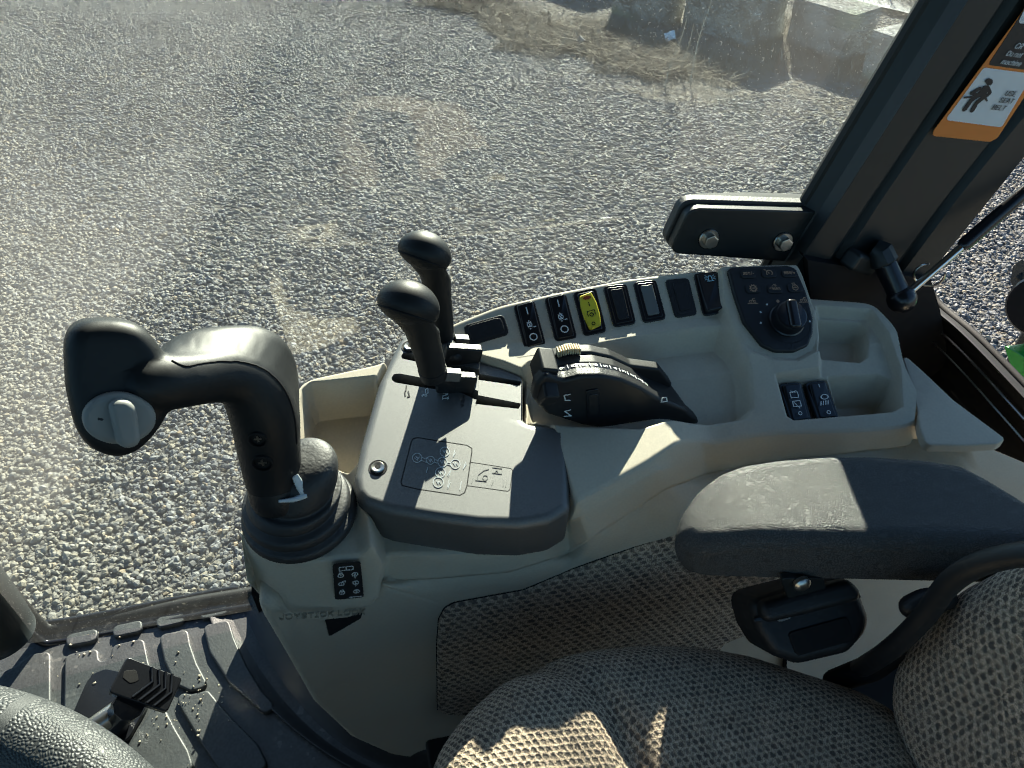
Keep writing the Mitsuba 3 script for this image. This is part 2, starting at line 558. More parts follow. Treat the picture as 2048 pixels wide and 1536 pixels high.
# ------------------------------------------------------------------ the ground outside
def ground_z(x, y):
    return 0.006 * (meshkit.fbm(np.stack([np.asarray(x) * 0.35, np.asarray(y) * 0.35, np.zeros(np.shape(x))], -1), 3) - 0.5)


def sheet(xs, ys, z=0.0):
    X, Y = np.meshgrid(xs, ys)
    return grid(np.stack([X, Y, z + ground_z(X, Y)], -1))


gx = np.unique(np.concatenate([np.linspace(-120, -8, 15), np.linspace(-8, 10, 73), np.linspace(10, 120, 15)]))
gy = np.unique(np.concatenate([np.linspace(-120, -2, 15), np.linspace(-2, 13, 61), np.linspace(13, 140, 15)]))
put('gravel_ground', sheet(gx, gy), 'mat_ground', True)
tag('gravel_ground', 'pale gravel yard beside the tractor', kind='structure')


def pebble_tile(n, size, rmin, rmax, rng):
    ico, octa = trimesh.creation.icosahedron(), trimesh.convex.convex_hull([[1, 0, 0], [-1, 0, 0], [0, 1, 0], [0, -1, 0], [0, 0, 1], [0, 0, -1], [0.6, 0.6, 0.5], [-0.6, -0.55, 0.55]])
    V, F, UV, k = [], [], [], 0
    for i in range(n):
        q = rng.random()
        r = rmin + (rmax - rmin) * q ** 4
        base = ico if q > 0.75 else octa
        bv, bf = np.array(base.vertices), np.array(base.faces)
        s = r * A([1.0, 0.62 + 0.35 * rng.random(), 0.45 + 0.35 * rng.random()])
        v = bv * (0.74 + 0.5 * rng.random((len(bv), 1))) * s
        a, b = rng.random() * 6.283, (rng.random() - 0.5) * 1.2
        ca, sa, cb, sb = math.cos(a), math.sin(a), math.cos(b), math.sin(b)
        v = v.dot(A([[1, 0, 0], [0, cb, sb], [0, -sb, cb]])).dot(A([[ca, sa, 0], [-sa, ca, 0], [0, 0, 1]]))
        V.append(v + [rng.random() * size, rng.random() * size, s[2] * (0.05 + 0.75 * rng.random())])
        F.append(bf + k)
        k += len(bv)
        UV.append(np.tile(rng.random(2), (len(bv), 1)))
    return trimesh.Trimesh(np.vstack(V), np.vstack(F), process=False), np.vstack(UV)


TILE = 0.8
for k in range(3):
    m, uv = pebble_tile(11500, TILE, 0.0035, 0.0165, np.random.default_rng(20 + k))
    scene[f'pebble_group_{k}'] = {'type': 'shapegroup', 'gravel': mikit.ply(m, 'mat_pebble', False, uv=uv)}
verge = Polygon(A([[-0.1322,8.8718,0],[0.9871,7.9944,0],[1.3703,7.3001,0],[1.5452,6.2694,0],[1.9229,5.6334,0],[2.3381,5.2933,0],[2.5689,4.8725,0],[2.9649,4.5319,0],[3.4307,4.3112,0],[4.2573,4.7417,0],[6.2792,6.1834,0],[7.2701,9.0517,0],[3.1828,9.9205,0]])[:, :2])
brown = [Polygon(A(p)[:, :2]) for p in (
    [[1.109,8.1558,0],[1.5262,7.4938,0],[1.8567,6.91,0],[2.3578,6.4684,0],[2.7402,5.9564,0],[2.8274,5.6546,0],[2.6024,5.5098,0],[2.2559,5.668,0],[1.9455,5.9756,0],[1.6795,6.3858,0],[1.4767,7.0327,0],[1.2386,7.7442,0]],
    [[3.8952,6.6901,0],[3.9391,6.3984,0],[3.6793,5.8157,0],[3.4664,5.7438,0],[3.5081,6.0964,0]],
    [[4.1234,5.9657,0],[4.1181,5.7225,0],[3.9009,5.213,0],[3.8617,5.4348,0]],
    [[5.0867,8.1535,0],[5.0451,7.1992,0],[5.2638,6.3992,0],[5.9522,6.7103,0],[6.441,7.8656,0]])]
count = 0
rng = np.random.default_rng(5)
for j in range(0, 12):
    for i in range(-8, 11):
        x0, y0 = i * TILE, 0.9 + j * TILE
        if not (-0.62 * (y0 + TILE) - 1.1 < x0 + TILE and x0 < 1.25 * (y0 + TILE) + 0.5):
            continue
        if y0 > 8.2:
            continue
        count += 1
        q = int(rng.integers(0, 4))
        k = int(rng.integers(0, 3))
        cx, cy = x0 + TILE / 2, y0 + TILE / 2
        M = T().translate([cx, cy, float(ground_z(cx, cy)) - 0.001]).rotate([0, 0, 1], 90 * q).translate([-TILE / 2, -TILE / 2, 0])
        scene[f'gravel__{count:03d}'] = {'type': 'instance', 'to_world': M, 'g': {'type': 'ref', 'id': f'pebble_group_{k}'}}
tag('gravel', 'loose crushed stone lying over the yard', 'gravel', kind='stuff')


def straw_tuft(n, spread, hmin, hmax, lean, rng, w=0.0022):
    V, F, UV = [], [], []
    for i in range(n):
        a, h = rng.random() * 6.283, hmin + (hmax - hmin) * rng.random() ** 2
        p = (rng.random(2) - 0.5) * spread
        L = lean * (0.3 + rng.random())
        d = A([math.cos(a), math.sin(a), 0])
        s = A([-d[1], d[0], 0]) * w * (0.6 + 0.8 * rng.random())
        c = [A([p[0], p[1], 0]) + d * L * h * t ** 1.6 + A([0, 0, h * t * (1 - 0.25 * t * L)]) for t in (0, 0.5, 1)]
        b = len(V)
        V += [c[0] - s, c[0] + s, c[1] - s * 0.8, c[1] + s * 0.8, c[2]]
        F += [[b, b + 1, b + 3], [b, b + 3, b + 2], [b + 2, b + 3, b + 4]]
        UV += [rng.random(2)] * 5
    return trimesh.Trimesh(A(V), A(F), process=False), A(UV)


for k in range(2):
    m, uv = straw_tuft(1500, 0.55, 0.03, 0.12, 1.3, np.random.default_rng(40 + k))
    scene[f'straw_group_{k}'] = {'type': 'shapegroup', 'dry_grass': mikit.ply(m, 'mat_straw', False, uv=uv)}
m, uv = straw_tuft(420, 0.55, 0.015, 0.05, 3.0, np.random.default_rng(44))
scene['straw_group_2'] = {'type': 'shapegroup', 'dry_grass': mikit.ply(m, 'mat_straw', False, uv=uv)}
from shapely.geometry import Point
count = 0
vb = verge.bounds
for i in range(900):
    x, y = vb[0] + rng.random() * (vb[2] - vb[0]), vb[1] + rng.random() * (vb[3] - vb[1])
    pt = Point(x, y)
    if not verge.contains(pt) or y > 10.5 or x > 9:
        continue
    inb = any(b.buffer(0.05).contains(pt) for b in brown)
    near = min(b.distance(pt) for b in brown)
    if not inb and rng.random() > (0.75 if near < 0.4 else 0.45):
        continue
    k = int(rng.integers(0, 2)) if inb else 2
    s = (0.8 + 0.5 * rng.random()) if inb else 1.0
    count += 1
    scene[f'dry_grass__{count:03d}'] = {'type': 'instance', 'to_world': T().translate([x, y, float(ground_z(x, y)) - 0.002]).rotate([0, 0, 1], float(rng.random() * 360)).scale(s),
                                        'g': {'type': 'ref', 'id': f'straw_group_{k}'}}
tag('dry_grass', 'short dead brown grass along the far edge of the yard', 'grass', kind='stuff')
for k, b in enumerate(brown):
    b = b.buffer(0.06).segmentize(0.15)
    V = A(b.exterior.coords)[:-1]
    C = b.centroid
    rows = np.stack([np.column_stack([C.x + (V[:, 0] - C.x) * t, C.y + (V[:, 1] - C.y) * t]) for t in (0.001, 0.4, 0.75, 1.0)])
    G = np.concatenate([rows, (ground_z(rows[..., 0], rows[..., 1]) + A([0.014, 0.014, 0.012, 0.003])[:, None])[..., None]], -1)
    n = put('verge_soil', grid(G, cu=True), 'mat_verge', True)
    tag(n, 'bare brown soil under the dead grass', kind='structure')

road = A([[4.0291,7.8606,0.05],[4.4043,7.3157,0.05],[4.7233,6.9489,0.05],[4.9901,6.5497,0.05],[5.1883,6.1043,0.05],[5.4098,5.1609,0.05],[7.199,5.541,0.05],[10.6251,8.892,0.05],[9.5013,12.2742,0.05],[4.7125,12.4701,0.05]])
put('road', trimesh.Trimesh(road, earcut([road[:, :2]]), process=False), 'mat_road', False)
tag('road', 'pale asphalt road beyond the stone blocks', kind='structure')


def stone_block(key, base, w, d, h, yaw, seed, label):
    g = trimesh.creation.box((w, d, h))
    g = tri(man(g).refine_to_length(0.05))
    v = np.array(g.vertices)
    e = np.abs(v) / (A([w, d, h]) / 2)
    v *= 1 - 0.05 * np.clip(np.sort(e, axis=1)[:, 1:2] - 0.75, 0, 1) * 1.6
    nz = np.stack([meshkit.fbm(v * 4.0 + 7 * seed + 31 * c, 4) - 0.5 for c in range(3)], 1)
    top = np.clip((v[:, 2:3] - h * 0.42) / (h * 0.06), 0, 1)
    v = v + nz * 0.085 * (1 - 0.8 * top) * A([1, 1, 0.5])
    R = frame((0, 0, 1), (math.cos(yaw), math.sin(yaw), 0))
    base = A(base)
    n = unit(A([math.sin(yaw), -math.cos(yaw), 0]))
    c = base - n * d / 2 + A([0, 0, h / 2 - 0.03])
    put(key, trimesh.Trimesh(v.dot(R) + c, g.faces, process=False), 'mat_rock', 40)
    tag(key, label, 'stone block', 'stone blocks along the edge of the yard')


BW = [[[2.1559,8.5449,0.42],[2.4825,7.8841,0.42]], [[2.4391,7.1543,0.42],[2.6937,6.6598,0.42]], [[2.9465,6.7016,0.5],[3.2854,5.9921,0.5]], [[3.6089,6.0464,0.41],[3.8435,5.5316,0.41]], [[3.8092,5.2358,0.4],[3.9471,4.8213,0.4]]]
BLAB = ['farthest stone block in the row, barely showing at the top of the picture', 'small dark stone block second from the far end of the row', 'largest rough stone block, third from the far end, tall weeds in front',
        'rough stone block with a pale top between the largest and nearest ones', 'nearest stone block beside the cab pillar, its white top in the sun']
for i, ((p, q), h, dp) in enumerate(zip(BW, (0.42, 0.42, 0.50, 0.41, 0.40), (0.42, 0.36, 0.40, 0.34, 0.30))):
    p, q = A(p), A(q)
    stone_block('stone_block' + (f'_{i:03d}' if i else ''), A([*((p + q)[:2] / 2), 0.0]), float(np.linalg.norm(q - p)), dp, h, math.atan2(q[1] - p[1], q[0] - p[0]), i + 1, BLAB[i])


def weed(key, p, h, lean, seed, label, n=26, w=0.004):
    rg = np.random.default_rng(seed)
    p = A(p)
    t = np.linspace(0, 1, 9)
    path = p + np.outer(t, A([lean[0], lean[1], 0])) + np.outer(t, [0, 0, h]) + 0.02 * h * np.column_stack([np.sin(t * 7 + seed), np.cos(t * 6 + seed), t * 0])
    ms = [tube(path, w * (1.1 - 0.7 * t), 6)]
    UV = [np.tile([0.9, 0.2], (len(ms[0].vertices), 1))]
    for i in range(n):
        s = 0.2 + 0.8 * rg.random()
        c = np.array([np.interp(s, t, path[:, k]) for k in range(3)])
        a = rg.random() * 6.283
        L = h * 0.10 * (0.3 + rg.random()) * (1.2 - s)
        e = c + A([math.cos(a) * L * 0.6, math.sin(a) * L * 0.6, L])
        ms.append(tube([c, (c + e) / 2 + [0, 0, -0.1 * L], e], [w * 0.5, w * 0.7, w * 0.25], 5))
        UV.append(np.tile([rg.random(), 0.3], (len(ms[-1].vertices), 1)))
    put(key, cat(*ms), 'mat_straw', False, uv=np.vstack(UV))
    tag(key, label, 'weed', 'tall dry weeds by the stone blocks')


W = A([[3.1691,6.2959,0],[2.5235,5.4541,0],[2.3107,5.398,0],[2.5205,5.6117,0],[3.6216,5.0205,0],[4.0189,5.065,0]])
weed('dry_weed', W[0], 0.42, (0.10, 0.12), 1, 'tall straw coloured weed in front of the largest stone block')
weed('dry_weed_001', W[1], 0.62, (0.20, 0.22), 2, 'long dry weed stem leaning across the left side of the largest block')
weed('dry_weed_002', W[2], 0.45, (0.16, 0.12), 3, 'dry weed stem leaning right at the near edge of the brown grass')
weed('dry_weed_003', W[3], 0.34, (0.10, 0.10), 4, 'short dry weed stem standing in the brown grass')
weed('dry_weed_004', W[5], 0.36, (0.15, 0.12), 5, 'yellow dry weed stem before the nearest stone block by the pillar')
B = A([[4.9681,7.1149,0],[5.1208,7.0165,0],[5.1674,6.7978,0],[5.2159,6.6327,0],[5.2184,6.4821,0],[5.2303,6.2913,0],[5.1372,6.9156,0],[5.1743,6.6875,0]])
ORD = ['leftmost', 'second from the left', 'fourth from the left', 'sixth from the left', 'seventh from the left', 'rightmost', 'third from the left', 'fifth from the left']
for i, b in enumerate(B):
    weed('dead_shrub' + (f'_{i:03d}' if i else ''), b + A([0.1, 0.15, 0]), 0.30 + 0.06 * (i % 3), (0.08 * (i % 3 - 1), 0.05), 20 + i,
         'dead shrub beyond the blocks, ' + ORD[i] + ' of eight', 34, 0.006)
    labels['dead_shrub' + (f'_{i:03d}' if i else '')].update(category='shrub', group='dead shrubs along the road edge')


def litter(key, p, sx, sy, yaw, label, m='mat_white'):
    p = A(p)
    X, Y = np.meshgrid(np.linspace(-sx / 2, sx / 2, 6), np.linspace(-sy / 2, sy / 2, 6))
    G = np.stack([X, Y, 0.02 + 0.012 * np.sin(X / sx * 4) + 0.35 * (Y + sy / 2)], -1)
    R = frame((0, 0, 1), (math.cos(yaw), math.sin(yaw), 0))
    put(key, slab(G.dot(R) + p + [0, 0, 0.02], 0.002), m, True)
    tag(key, label, 'litter')


litter('paper_scrap', [2.6971,6.3194,0], 0.085, 0.10, -0.2, 'white scrap of paper lying in the brown grass')
litter('plastic_cup_lid', [1.9427,6.4041,0], 0.05, 0.06, 0.4, 'small grey plastic lid lying at the left of the brown grass', 'mat_grey')

# ------------------------------------------------------------------ the cab round the seat
tag('tractor_cab', 'black painted tractor cab frame with rear pillar, door sill and side window', 'tractor cab')
GY = 0.735                                                    # plane of the side window
# rear pillar: the same twelve profile points at four heights
PR = [A([[0.4671,0.67,1.6973],[0.4743,0.67,1.6963],[0.4762,0.67,1.696],[0.5141,0.67,1.6908],[0.5208,0.67,1.6898],[0.529,0.67,1.6887],[0.5357,0.67,1.6878],[0.6071,0.67,1.6779],[0.6163,0.67,1.6766],[0.6248,0.67,1.6754],[0.6305,0.67,1.6746],[0.6717,0.67,1.6637]]),
      A([[0.4963,0.67,1.7845],[0.5062,0.67,1.7834],[0.5093,0.67,1.783],[0.544,0.67,1.7791],[0.5491,0.67,1.7785],[0.5568,0.67,1.7776],[0.5632,0.67,1.7769],[0.6393,0.67,1.7682],[0.646,0.67,1.7675],[0.6554,0.67,1.7664],[0.6622,0.67,1.7656],[0.7081,0.67,1.7604]]),
      A([[0.5322,0.67,1.8923],[0.5438,0.67,1.8914],[0.5472,0.67,1.8911],[0.5836,0.67,1.888],[0.5884,0.67,1.8876],[0.5961,0.67,1.887],[0.6027,0.67,1.8865],[0.6859,0.67,1.8795],[0.6928,0.67,1.8789],[0.7023,0.67,1.8781],[0.7099,0.67,1.8775],[0.7521,0.67,1.874]]),
      A([[0.5642,0.67,1.9873],[0.5766,0.67,1.9866],[0.5804,0.67,1.9864],[0.6171,0.67,1.9843],[0.6221,0.67,1.984],[0.6298,0.67,1.9836],[0.6371,0.67,1.9831],[0.7275,0.67,1.978],[0.7346,0.67,1.9776],[0.7452,0.67,1.977],[0.7535,0.67,1.9765],[0.7991,0.67,1.9739]])]
off = A([0.035, 0.018, 0.003, 0.0, 0.004, 0.010, 0.002, -0.004, 0.004, 0.008, 0.0, 0.0])
rows = []
for P in PR:
    P = A(P).copy()
    P[:, 2] = P[:, 2].mean() * 0.6 + P[:, 2] * 0.4
    P[:, 1] += off
    rows.append(P)
up = rows[3] - rows[2]
dn = rows[0] - rows[1]
rows = [rows[0] + dn * 2.2] + rows + [rows[3] + up * 2.0, rows[3] + up * 4.6]
closed = []
for P in rows:
    back = A([[P[-1, 0] + 0.005, P[-1, 1] + 0.16, P[-1, 2]], [P[0, 0] + 0.05, P[0, 1] + 0.05, P[0, 2]]])
    closed.append(np.vstack([P, back]))
PIL = np.stack(closed)
put('tractor_cab__rear_pillar', grid(PIL[::-1], cu=True), 'mat_paint', 20)
seal = np.stack([r[0] + A([0.004, 0.004, 0]) for r in rows])
put('tractor_cab__rear_pillar__window_seal', tube(smooth_line(seal, 30), 0.008, 8), 'mat_seal', 40)
# bright bead along the trim edge
put('tractor_cab__rear_pillar__trim_strip', tube(smooth_line(np.stack([r[2] + A([-0.001, -0.002, 0]) for r in rows]), 30), 0.0010, 8), 'mat_gloss', 60)

# bolted plate at the foot of the pillar
CP = A([[0.3287,0.69,1.7356],[0.3364,0.69,1.7273],[0.5119,0.69,1.6909],[0.5818,0.69,1.6792],[0.5566,0.69,1.7548],[0.5142,0.69,1.7597],[0.3528,0.69,1.7829],[0.3423,0.69,1.7799]])
put('tractor_cab__mounting_plate', prism(CP, (0, -1, 0.0), 0.012, 0.002, 0.012, 0.0), 'mat_paint', 35)
put('tractor_cab__mounting_plate__rubber_pad', prism(CP + A([-0.003, 0.013, 0.004]), (0, -1, 0.0), 0.012, 0.002, 0.012, 0.0), 'mat_rubber', 35)
CQ = A([[0.3369,0.718,1.7221],[0.3498,0.718,1.7102],[0.6054,0.718,1.6581],[0.5741,0.718,1.7519],[0.5255,0.718,1.7587],[0.4295,0.718,1.7721],[0.3681,0.718,1.7771],[0.3497,0.718,1.7736]])
put('tractor_cab__mounting_plate__outer_plate', prism(CQ, (0, -1, 0.0), 0.014, 0.003, 0.014, 0.0), 'mat_plate_edge', 35)


def hex_bolt(key, c, n, r, h):
    R = frame(n)
    c = A(c)
    w = lathe([(0, 0), (r * 1.35, 0), (r * 1.38, 0.0012), (r * 1.3, 0.0025), (0, 0.0025)], n, c, 24)
    hx = prism2(Polygon([(r * math.cos(a), r * math.sin(a)) for a in np.arange(6) * math.pi / 3 + 0.3]), h, r * 0.12, 2, 0.002)
    hx.vertices = (hx.vertices + [0, 0, h + 0.002]).dot(R) + c
    put(key, cat(w, hx), 'mat_metal', 30)


for p in ([0.3722,0.689,1.7436], [0.4663,0.689,1.7277]):
    hex_bolt('tractor_cab__mounting_plate__hex_bolt', p, (0, -1, 0.05), 0.0085, 0.008)

# side window, door sill, front post, floor edge, roof, other posts
sill = A([[-0.5985,0.79,1.3015],[-0.5912,0.79,1.1884],[-0.5852,0.79,1.1075],[-0.5749,0.79,1.0995],[-0.5082,0.79,1.0971],[-0.4309,0.79,1.1005],[-0.3523,0.79,1.1038],[-0.2909,0.79,1.103],[-0.2249,0.79,1.1039]])
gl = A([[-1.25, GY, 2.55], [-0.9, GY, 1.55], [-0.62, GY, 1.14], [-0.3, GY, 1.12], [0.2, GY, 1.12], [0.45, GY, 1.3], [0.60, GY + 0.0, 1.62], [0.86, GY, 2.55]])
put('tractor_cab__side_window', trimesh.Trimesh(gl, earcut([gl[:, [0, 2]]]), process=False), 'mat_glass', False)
put('tractor_cab__door_seal', tube(smooth_line(sill + A([0, -0.012, 0.004]), 60), 0.010, 8), 'mat_seal', 60)
put('tractor_cab__door_seal__inner_lip', tube(smooth_line(sill + A([0, -0.035, 0.0]), 60), 0.006, 8), 'mat_gloss', 60)
put('tractor_cab__door_sill', cat(box((-0.1, 0.782, 1.04), (1.3, 0.024, 0.10), r=0.006)), 'mat_paint', 40)
FP = A([[-0.6221,0.76,1.5521],[-0.6186,0.755,1.4234],[-0.6166,0.75,1.2859],[-0.6193,0.745,1.16]])
FP = np.vstack([FP[0] + (FP[0] - FP[1]) * 4, FP])
put('tractor_cab__front_post', tube(smooth_line(FP, 24), np.concatenate([np.full(16, 0.046), np.linspace(0.046, 0.048, 8)]), 40), 'mat_paint', True)
SWL = A([[-0.2556,0.735,1.1636],[-0.2222,0.735,1.3151],[-0.1758,0.735,1.4167],[-0.133,0.735,1.491],[-0.1104,0.735,1.5466],[-0.0824,0.735,1.5648],[-0.0081,0.735,1.5709],[0.0943,0.735,1.6141],[0.2038,0.735,1.6405],[0.3974,0.735,1.6488],[0.538,0.735,1.6334],[0.6154,0.735,1.6145]])
SWL = np.vstack([SWL, [[0.66, 0.735, 1.5], [0.66, 0.735, 1.0], [SWL[0, 0], 0.735, 1.0]]])
put('tractor_cab__side_wall', prism(SWL, (0, -1.0, 0), 0.02), 'mat_dark', False)
put('tractor_cab__roof', cat(box((-0.05, 0.0, 2.64), (1.75, 1.62, 0.10), r=0.03)), 'mat_headliner', 40)
for x, y in ((-0.85, -0.76), (0.8, -0.76)):
    put('tractor_cab__corner_post', tube([(x, y, 1.0), (x, y, 2.62)], 0.05, 12), 'mat_paint', 40)
put('tractor_cab__left_panel', box((0.1, -0.72, 1.32), (1.7, 0.10, 0.72), r=0.02), 'mat_paint', 40)
put('tractor_cab__left_window', grid(A([[[-0.9, -0.74, 1.68], [0.85, -0.74, 1.68]], [[-0.9, -0.74, 2.58], [0.85, -0.74, 2.58]]])), 'mat_tinted_glass', False)
put('tractor_cab__windscreen', grid(A([[[-0.92, -0.74, 1.3], [-0.92, 0.70, 1.3]], [[-0.88, -0.74, 2.58], [-0.88, 0.70, 2.58]]])), 'mat_tinted_glass', False)
put('tractor_cab__rear_window', grid(A([[[0.80, -0.74, 1.5], [0.80, 0.10, 1.5]], [[0.86, -0.74, 2.58], [0.86, 0.10, 2.58]]])), 'mat_tinted_glass', False)
put('tractor_cab__dashboard', box((-0.80, -0.05, 1.45), (0.3, 0.9, 0.72), r=0.05), 'mat_black', 40)
put('tractor_cab__floor_pan', box((-0.05, 0.03, 1.02), (1.75, 1.5, 0.10), r=0.01), 'mat_dark', 40)

# rear: panel under the rear window, window frame and seals, fender outside
RW = A([[0.74,0.7434,1.5992],[0.74,0.7247,1.5871],[0.74,0.6969,1.5834],[0.74,0.6513,1.5866],[0.74,0.5926,1.5864],[0.74,0.5388,1.5837],[0.74,0.4606,1.5785]])
RL = smooth_line(RW, 40)
low = RL.copy()
low[:, 0] -= 0.02
low[:, 2] = np.minimum(low[:, 2] - 0.10, 1.50)
low2 = low + A([-0.20, -0.02, -0.04])
low3 = low2 + A([0.0, 0, -0.35])
Gp, _ = loft([RL + A([0, 0, 0.0]), RL + A([-0.012, 0, -0.02]), low, low2, low3], 40, 30)
put('tractor_cab__rear_panel', Gp, 'mat_dark', 60)
put('tractor_cab__corner_panel', prism(A([[0.485,0.66,1.7183],[0.6642,0.66,1.6655],[0.6977,0.66,1.615],[0.7731,0.66,1.4815],[0.6048,0.66,1.5127],[0.5171,0.66,1.6276]]), (0, -1.0, 0), 0.02), 'mat_dark', False)
put('tractor_cab__rear_window_seal', tube(RL + A([-0.002, 0, 0.001]), 0.007, 10), 'mat_dark', 60)
put('tractor_cab__rear_window_seal__bead', tube(RL + A([-0.022, 0.0, -0.012]), 0.0018, 6), 'mat_chrome', 60)
put('tractor_cab__rear_window_seal__inner_bead', tube(RL + A([-0.030, 0.0, -0.026]), 0.0012, 6), 'mat_chrome', 60)
FG = A([[0.97,0.7736,1.4213],[0.97,0.7447,1.4291],[0.97,0.6875,1.4343],[0.97,0.5737,1.3846],[0.97,0.7042,1.3749]])
put('tractor_cab__fender', prism(FG, (-1.0, 0, 0), 0.3, 0.002, 0.002), 'mat_green', 40)

# gas strut on its ball stud
tag('gas_strut', 'thin black gas strut rising from a ball stud beside the rear window', 'gas strut')
SB = A([[0.5787,0.65,1.7094],[0.5967,0.622,1.6739],[0.655,0.6733,1.6414],[0.668,0.6603,1.6865],[0.73,0.6524,1.7799]])
d = unit(SB[4] - SB[1])
sa = unit(SB[1] - SB[0])
put('gas_strut__stud', tube([SB[0] + sa * 0.002, SB[0] + sa * 0.004, SB[1] - sa * 0.012, SB[1] - sa * 0.010], [0.011, 0.0125, 0.0125, 0.010], 18), 'mat_gloss', 40)
put('gas_strut__stud__bolt_head', tube([SB[0] - sa * 0.016 + A([-0.004, 0.004, 0]), SB[0] - sa * 0.013, SB[0] + sa * 0.001, SB[0] + sa * 0.003], [0.012, 0.0155, 0.0155, 0.012], 10), 'mat_paint', 30)
put('gas_strut__stud__bracket', box(SB[0] + A([-0.022, 0.012, -0.004]), (0.05, 0.022, 0.022), frame((0.5, 0.1, 1), (1, 0.3, -0.5)), r=0.005), 'mat_paint', 30)
put('gas_strut__ball_socket', trimesh.creation.icosphere(3, 0.0165).apply_translation(SB[1]), 'mat_gloss', True)
put('gas_strut__rod', tube([SB[1] + d * 0.012, SB[1] + d * 0.10], 0.0045, 12), 'mat_chrome', 60)
put('gas_strut__spring_clip', tube([SB[1] + d * 0.04 + 0.016 * (math.cos(a) * A([0.5, -0.5, 0.7]) + math.sin(a) * unit(np.cross(d, [0.5, -0.5, 0.7]))) for a in np.linspace(0.4, 5.2, 16)], 0.0014, 6), 'mat_chrome', 60)
put('gas_strut__cylinder', tube([SB[1] + d * 0.085, SB[1] + d * 0.09, SB[4] + d * 0.35], [0.005, 0.0078, 0.0078], 14), 'mat_gloss', 50)

# round lamp on the fender outside
LP_ = A([[1.02,0.787,1.4813]])[0]
tag('rear_lamp', 'round black lamp outside the rear window at the right edge', 'lamp')
put('rear_lamp__housing', lathe([(0, -0.05), (0.03, -0.05), (0.045, -0.03), (0.05, 0.0), (0.047, 0.004), (0.0, 0.004)], (-0.8, -0.5, 0.3), LP_, 28), 'mat_gloss', 40)
hexc = A([[1.02,0.8495,1.4984]])[0]
put('rear_lamp__bracket', cat(tube([hexc, hexc + A([0.03, -0.01, -0.0])], [0.026, 0.026], 6), tube([hexc, LP_ + A([0.02, 0, 0])], 0.008, 8)), 'mat_paint', 30)
put('rear_lamp__post', tube([LP_ + A([0.02, 0.01, -0.02]), LP_ + A([0.04, 0.02, -0.35])], 0.012, 10), 'mat_paint', 40)

# warning sticker on the pillar
tag('warning_sticker', 'orange bordered warning sticker on the rear pillar telling to use the seat belt', 'sticker')
n0 = A([0, -1.0, 0])
ST = A([[0.5913,0.6635,1.8545],[0.666,0.6635,1.8408],[0.6733,0.6635,1.8446],[0.6955,0.6635,1.9343],[0.6993,0.6635,2.0065],[0.6842,0.6635,2.0321],[0.6364,0.6635,2.0381],[0.6393,0.6635,1.9751],[0.5905,0.6635,1.8605]])
put('warning_sticker__orange_border', prism(ST, n0, 0.0008, 0.0, 0.004), 'mat_orange', False)
put('warning_sticker__dark_panel', prism(A([[0.6236,0.663,1.9251],[0.6799,0.663,1.915],[0.6944,0.663,1.9742],[0.6467,0.663,2.0135],[0.6409,0.663,1.9817]]), n0, 0.0004, 0.0, 0.003), 'mat_print_black', False)
put('warning_sticker__upper_panel', prism(A([[0.6382,0.663,1.9636],[0.689,0.663,1.9557],[0.6927,0.663,1.9984],[0.6408,0.663,2.0096]]), n0, 0.0006, 0.0, 0.003, 0.0001), 'mat_sticker', False)
put('warning_sticker__white_panel', prism(A([[0.6201,0.663,1.9229],[0.6816,0.663,1.9119],[0.672,0.663,1.8566],[0.5991,0.663,1.8712]]), n0, 0.0004, 0.0, 0.003), 'mat_sticker', False)


def print_px(key, n, groups, mat, o=None):
    """groups: list of ('l', pts, w) or ('f', pts) in space on one plane."""
    allp = np.vstack([A(g[1]) for g in groups])
    L, R, o = local(allp, n)
    polys, k = [], 0
    for g in groups:
        q = L[k:k + len(g[1]), :2]
        k += len(g[1])
        polys.append(line(q, g[2]) if g[0] == 'l' else Polygon(q).buffer(0))
    put(key, flat(polys, n, o, R), mat, False)


hd = A([[0.6315,0.6624,1.9084]])[0]
fig = [('l', [[0.6294,0.6624,1.9021],[0.627,0.6624,1.8972]], 0.0052), ('f', [[0.6251,0.6624,1.9014],[0.6316,0.6624,1.9034],[0.6348,0.6624,1.8965],[0.6331,0.6624,1.8916],[0.6261,0.6624,1.8942]]),
       ('l', [[0.6237,0.6624,1.902],[0.6169,0.6624,1.898],[0.6238,0.6624,1.8954]], 0.0038), ('l', [[0.6325,0.6624,1.9028],[0.6384,0.6624,1.8963],[0.6341,0.6624,1.892]], 0.0038),
       ('l', [[0.6256,0.6624,1.8952],[0.6197,0.6624,1.8906],[0.6162,0.6624,1.8816]], 0.0052), ('l', [[0.6319,0.6624,1.8917],[0.6272,0.6624,1.8869],[0.6258,0.6624,1.8797]], 0.0052),
       ('l', [[0.6101,0.6624,1.894],[0.624,0.6624,1.8938],[0.6316,0.6624,1.8948],[0.6386,0.6624,1.8885]], 0.0018), ('f', [[0.6268,0.6624,1.9088],[0.6274,0.6624,1.9113],[0.6304,0.6624,1.912],[0.6347,0.6624,1.9102],[0.6368,0.6624,1.907],[0.6356,0.6624,1.9046],[0.6315,0.6624,1.9049]])]
print_px('warning_sticker__white_panel__figure', n0, fig, 'mat_print_black')
e1, e2 = A([[0.6526,0.6624,1.8956]])[0], A([[0.6784,0.6624,1.891]])[0]
tx = unit(e2 - e1)
for s, p in (('USE', [0.6641,0.6624,1.8937]), ('SEAT', [0.6629,0.6624,1.8865]), ('BELT', [0.6574,0.6624,1.8796])):
    put('warning_sticker__white_panel__lettering', text(s, p, tx, n0, 0.0052, shear=0.2, xs=1.0), 'mat_print_black', False)
